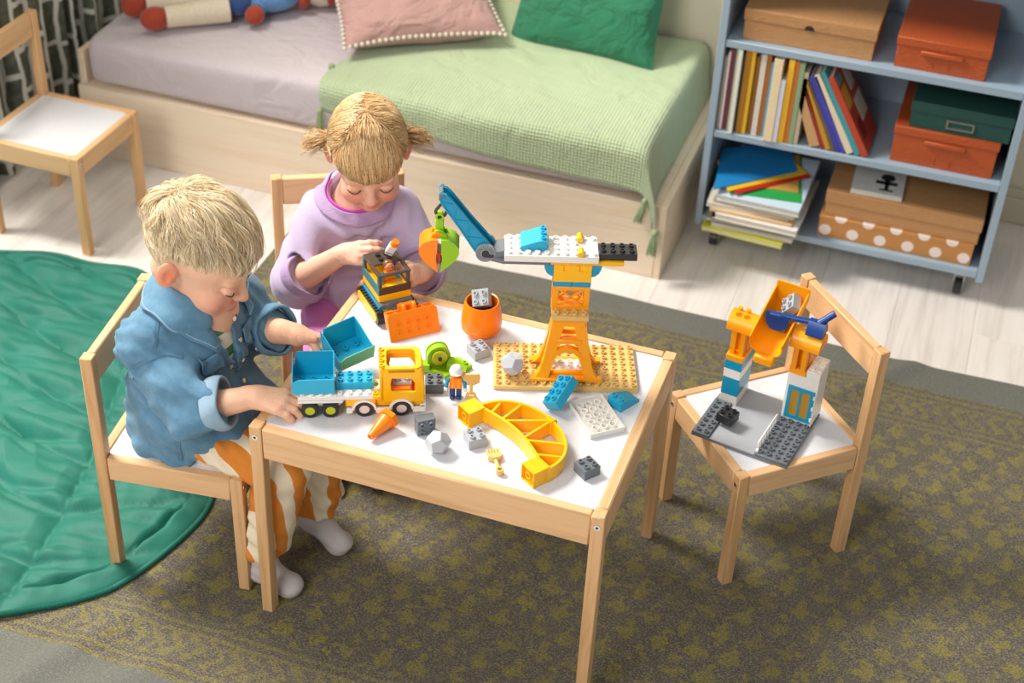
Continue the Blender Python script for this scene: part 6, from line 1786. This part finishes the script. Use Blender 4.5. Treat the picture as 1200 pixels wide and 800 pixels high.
GH = head_frame((-.026, .580, .680), ga, R(24), R(2), .985)
GN = np.array((-.058, .592, .572))
SR, ER, WR_ = (-.118, .556, .512), (-.143, .483, .408), (-.026, .452, .520)
SL, EL, WL = (.012, .634, .518), (.086, .588, .434), (.114, .500, .482)
gR, tR = hand_field(WR_, (.88, -.14, .36), (-.05, -.75, .60), (-.3, .3, .95), [(.25, .55, .4), (.28, .55, .4), (.32, .55, .4), (.38, .55, .4)], [(.8, .45, -.6), (1, .1, -.5), (1, -.1, -.2)], .86, .12)
gL, tL = hand_field(WL, (-.10, -.80, .35), (.85, -.25, .30), (-.2, -.2, .9), [(.5, .7, .5)] * 4, [(.7, .5, -.5), (1, .1, -.3), (1, 0, -.2)], .80)
gb = Field(); gb.u(in_head(GH, head_field(True)), 0)
gb.u(cap(to_world(GH, (-.020, 0, -.055)), GN + V(0, 0, -.02), .038, .043), .022); gb.u(cap(GN - V(0, 0, .06), (-.09, .615, .36), .055, .06), .03)
for a, b, c in ((SR, ER, WR_), (SL, EL, WL)):
    gb.u(cap(GN + V(0, 0, -.04), a, .038, .028), .03); gb.u(cap(a, b, .026, .026), .015); gb.u(cap(b, c, .030, .0185), .012)
for s in (1, -1):
    hp = V(-.095, .615, .32) + gr_ * (.045 * s); kn = hp + gf_ * .20 + V(0, 0, -.015); an = kn + V(0, 0, -.20) + gf_ * -.01
    gb.u(cap(hp, kn, .042, .034), .02); gb.u(cap(kn, an, .031, .022), .012)
gb.u(gR, .008); gb.u(gL, .008)
def girl_hm(q):
    f, l, u = q[:, 0], np.abs(q[:, 1]), q[:, 2]
    lim = np.where(f > .030, .062 + (.0) * f, np.where(f > -.015, -.012 + (f + .015) * .55, -.070))
    return 1 / (1 + np.exp(-np.clip((u - lim) / .004, -40, 40)))
sdf_obj('body', gb, (-.21, .36, .09), (.17, .74, .79), .0022, M_SKIN, GT, lambda v: skin_colors(v, GH, '#EFBCA0', girl_hm, '#B98A52', tR + tL, True))
gs = Field(); gs.u(ell((-.070, .602, .485), (.088, .088, .098)), 0); gs.u(cap((-.080, .610, .46), (-.092, .612, .330), .092, .108), .04)
gs.u(cap(GN + V(0, 0, -.025), GN + V(0, 0, -.002), .064, .054), .02)
for a, b, c, k in ((SR, ER, WR_, .20), (SL, EL, WL, .55)):
    cu = lerp3(b, c, k); gs.u(cap(GN + V(0, 0, -.045), a, .052, .046), .030); gs.u(cap(a, b, .048, .048), .020); gs.u(cap(b, cu, .046, .042), .016)
gs.s(cap(GN + V(.008, -.016, .012), GN + V(.02, -.04, .075), .056, .07), .006)
gs.i(lambda Q: .2760 + .03 * np.clip((-(Q[:, 0] - .0) * 0 + (Q @ gf_) - (V(-.095, .612, 0) @ gf_) - .05) / .08, 0, 1).astype(F32) - Q[:, 2], .004)
for b, c, k in ((ER, WR_, .22), (EL, WL, .52)): gs.s(end_cut(lerp3(b, c, k), np.array(c) - np.array(b), .049), .003)
gs.d(fold(.0055, 62, (.3, .4, -.8), 5.0)); gs.d(fold(.0042, 120, (.7, .5, .5), 0.7)); gs.d(fold(.0024, 220, (.2, -.6, .8), 2.2))
gso, gv, gq = sdf_obj('sweatshirt', gs, (-.235, .42, .262), (.185, .76, .61), .0030, M_SWEAT, GT)
around('sleeve_cuff', lerp3(ER, WR_, .12), lerp3(ER, WR_, .29), .0435, M_RIB, gso, .006, wob=.002, seed=3); around('sleeve_cuff', lerp3(EL, WL, .36), lerp3(EL, WL, .60), .0420, M_RIB, gso, .006, wob=.002, seed=5)
GB = bvh_of(gv, gq)
def neckband(name, r, z0, z1, mat, tilt, grow=.008):
    c = Vector(GN) + Vector((.004, -.008, 0)); tm = Matrix.Rotation(ga, 3, 'Z') @ Matrix.Rotation(R(tilt), 3, 'Y')
    def fn(u, v):
        a = 2 * PI * u; p = c + tm @ Vector((math.cos(a) * (r + grow * (1 - v)) * 1.04, math.sin(a) * (r + grow * (1 - v)) * 1.08, z0 + (z1 - z0) * v))
        if name == 'neckband':
            l, nn, i_, dd = GB.find_nearest(p); nn = outward(l, nn, Vector((-.075, .602, .46))); sd_ = (p - l).dot(nn)
            if sd_ < .0045: p = p + nn * (.0045 - sd_)
        return tuple(p)
    m = MB(); m.grid(fn, 44, 6, True); o = m.build(name, mat, gso if name == 'neckband' else GT, 80); sd = o.modifiers.new('thickness', 'SOLIDIFY'); sd.thickness = .004; sd.offset = 0
    sb = o.modifiers.new('soft', 'SUBSURF'); sb.levels = 1; sb.render_levels = 1
neckband('neckband', .0550, -.012, .012, M_RIB, 19, .014); neckband('undershirt_neck', .0510, -.004, .016, M_UNDER, 19, .003)
lg_ = Field()
for s in (1, -1):
    hp = V(-.095, .615, .325) + gr_ * (.048 * s); kn = hp + gf_ * .20 + V(0, 0, -.015); an = kn + V(0, 0, -.20) + gf_ * -.01
    lg_.u(cap(hp, kn, .050, .041), .015); lg_.u(cap(kn, an, .039, .029), .012)
lg_.i(lambda Q: .2725 - Q[:, 2] - 1.0 * ((Q @ gf_) > float(V(-.1121, .6415, 0) @ gf_) + .142), .002)
lg_.d(fold(.002, 160, (.3, .4, 1), 3.0)); sdf_obj('leggings', lg_, (-.20, .36, .09), (.10, .72, .38), .0036, M_LEG, GT)
for s in (1, -1):
    kn = V(-.095, .615, .31) + gr_ * (.048 * s) + gf_ * .20; an = kn + V(0, 0, -.20); q_ = Field(); q_.u(cap(an, an + V(0, 0, -.07), .026, .027), 0); q_.u(cap(an + V(0, 0, -.072), an + gf_ * .07 + V(0, 0, -.080), .026, .021), .02); q_.i(lambda Q: .0100 - Q[:, 2], .002)
    sdf_obj('sock', q_, tuple(an - V(.09, .12, .115)), tuple(an + V(.10, .08, .04)), .0036, M_SOCK, GT)
eyelashes(GH, GT)
def girl_hair(n=9000):
    g = np.random.default_rng(5); D = g.normal(size=(n * 3, 3)).astype(F32); D /= np.linalg.norm(D, axis=1, keepdims=True)
    p = CR_C + CR_R * D; D = D[(girl_hm(p) > .5) & (g.uniform(0, 1, n * 3) < np.where(p[:, 0] > .0, 1, .75))][:n]; p = CR_C + CR_R * D; S = len(D); K = 11
    W = V(-.50, -.04, .86); W /= np.linalg.norm(W)
    front = np.clip((D[:, 0] + .25 * D[:, 2] - .12 - .62 * np.abs(D[:, 1])) / .22, 0, 1)          # combed down to the fringe
    sg = np.where(D[:, 1] >= 0, 1, -1); A = np.stack([np.full(S, -.20), sg * .93, np.full(S, -.22)], 1).astype(F32); A /= np.linalg.norm(A, axis=1, keepdims=True)
    ln = np.where(front > .5, .105, .075) * g.uniform(.85, 1.15, S); jit = g.normal(size=(S, 3)).astype(F32) * .12
    clump = np.sin(D @ V(31, 41, 9)); jit += (clump[:, None] * V(.02, .10, .02)).astype(F32)
    d = D.copy(); paths = np.zeros((S, K, 3), F32); l0 = g.uniform(.010, .040, S).astype(F32); alive = np.ones(S, F32)
    for k in range(K):
        paths[:, k] = CR_C + CR_R * d * (1.012 + l0)[:, None]
        away = d - W; away -= d * np.sum(away * d, 1, keepdims=True); away /= np.linalg.norm(away, axis=1, keepdims=True) + 1e-6
        tw = A - d; dist = np.linalg.norm(tw, axis=1); tw -= d * np.sum(tw * d, 1, keepdims=True); tw /= np.linalg.norm(tw, axis=1, keepdims=True) + 1e-6
        T = away * front[:, None] + tw * (1 - front[:, None]) + jit; T -= d * np.sum(T * d, 1, keepdims=True); T /= np.linalg.norm(T, axis=1, keepdims=True) + 1e-6
        pos = CR_C + CR_R * d
        stop_f = np.clip((pos[:, 2] - (.020 - .007 * np.sin(D @ V(9, 40, 3)) - .006 * np.sin(D @ V(5, 83, 3)) + .010 * (np.abs(pos[:, 1]) / .07) ** 2)) / .010, 0, 1)          # fringe ends at the brow line
        stop_s = np.clip(dist / .12, 0, 1); stop = np.where(front > .5, np.where(pos[:, 0] > .02, stop_f, 1), stop_s)
        d = d + T * (ln / (K - 1) / .075 * stop)[:, None]; d /= np.linalg.norm(d, axis=1, keepdims=True)
    pl_, pu_ = paths[:, :, 1], paths[:, :, 2]
    fh = .034 + .0535 * np.sqrt(np.clip(1 - (pl_ / .068) ** 2 - ((pu_ - .02) / .058) ** 2, 0, 1)) + .0022 + l0[:, None] * .08
    fb = np.where(pu_ < .026, .0900 * np.sqrt(np.clip(1 - (pl_ / .080) ** 2, 0, 1)) + l0[:, None] * .10, 0)
    fx = np.maximum(paths[:, :, 0], np.maximum(fh, fb))
    paths[:, :, 0] = np.where(((front > .5)[:, None]) & (paths[:, :, 0] > .03), fx, paths[:, :, 0])
    cid = clusters(D, 260, g); paths = clumpify(paths, cid, 260, .45)
    # pigtails
    pt = []; 
    for s in (-1, 1):
        a = V(-.20, s * .93, -.22); a /= np.linalg.norm(a); base = CR_C + CR_R * a * 1.04
        for _ in range(170):
            o = g.normal(size=3).astype(F32) * .0035; dr = V(-.10, s * .95, .02) + g.normal(size=3).astype(F32) * .15; dr /= np.linalg.norm(dr); L = .052 * g.uniform(.6, 1.15)
            pt.append([base + o + dr * L * t + V(-.004, 0, -.040) * (t * t) + o * 2.2 * math.sin(PI * min(1, t * 1.2)) for t in np.linspace(0, 1, K)])
    paths = np.concatenate([paths, np.array(pt, F32)]); S2 = len(paths)
    c, m, s = GH; Wp = c + (paths * s) @ m.T
    r = np.tile(np.linspace(1, .45, K), (S2, 1)).astype(F32) * (.00066 * g.uniform(.7, 1.25, (S2, 1))).astype(F32)
    f = g.uniform(0, 1, (S2, 1)).astype(F32); cols = L3('#F0D19E') * f + L3('#C99B60') * (1 - f); dk = g.uniform(0, 1, (S2, 1)) < .15; cols = np.where(dk, L3('#96693A'), cols)
    strand_mesh('hair', Wp, r, cols, GT)
    for s_ in (-1, 1):
        a = V(-.20, s_ * .93, -.22); a /= np.linalg.norm(a); b0 = to_world(GH, CR_C + CR_R * a * 1.06); b1 = to_world(GH, CR_C + CR_R * a * 1.10)
        MB().ring(tuple(b0), tuple(b1), .0075, .0045, 16).build('hair_tie', M_TIE, GT)
girl_hair()
# the piece she is holding
hp_ = thing('figure_piece', 'white toy piece with an orange top between the fingers of the person in lilac', 'toy part', (.0745, .4385, .5565), 0, rot=(R(18), R(24), R(20)))
part('stem', WH, hp_, lambda m: m.box(-.0075, .0075, -.0065, .0065, 0, .027, .0012)); part('tip', OR, hp_, lambda m: m.cyl((0, 0, .0272), (0, 0, .038), .0078, .0066, 14)); part('band', LG, hp_, lambda m: m.box(-.0078, .0078, -.0068, .0068, .004, .009, .0006))
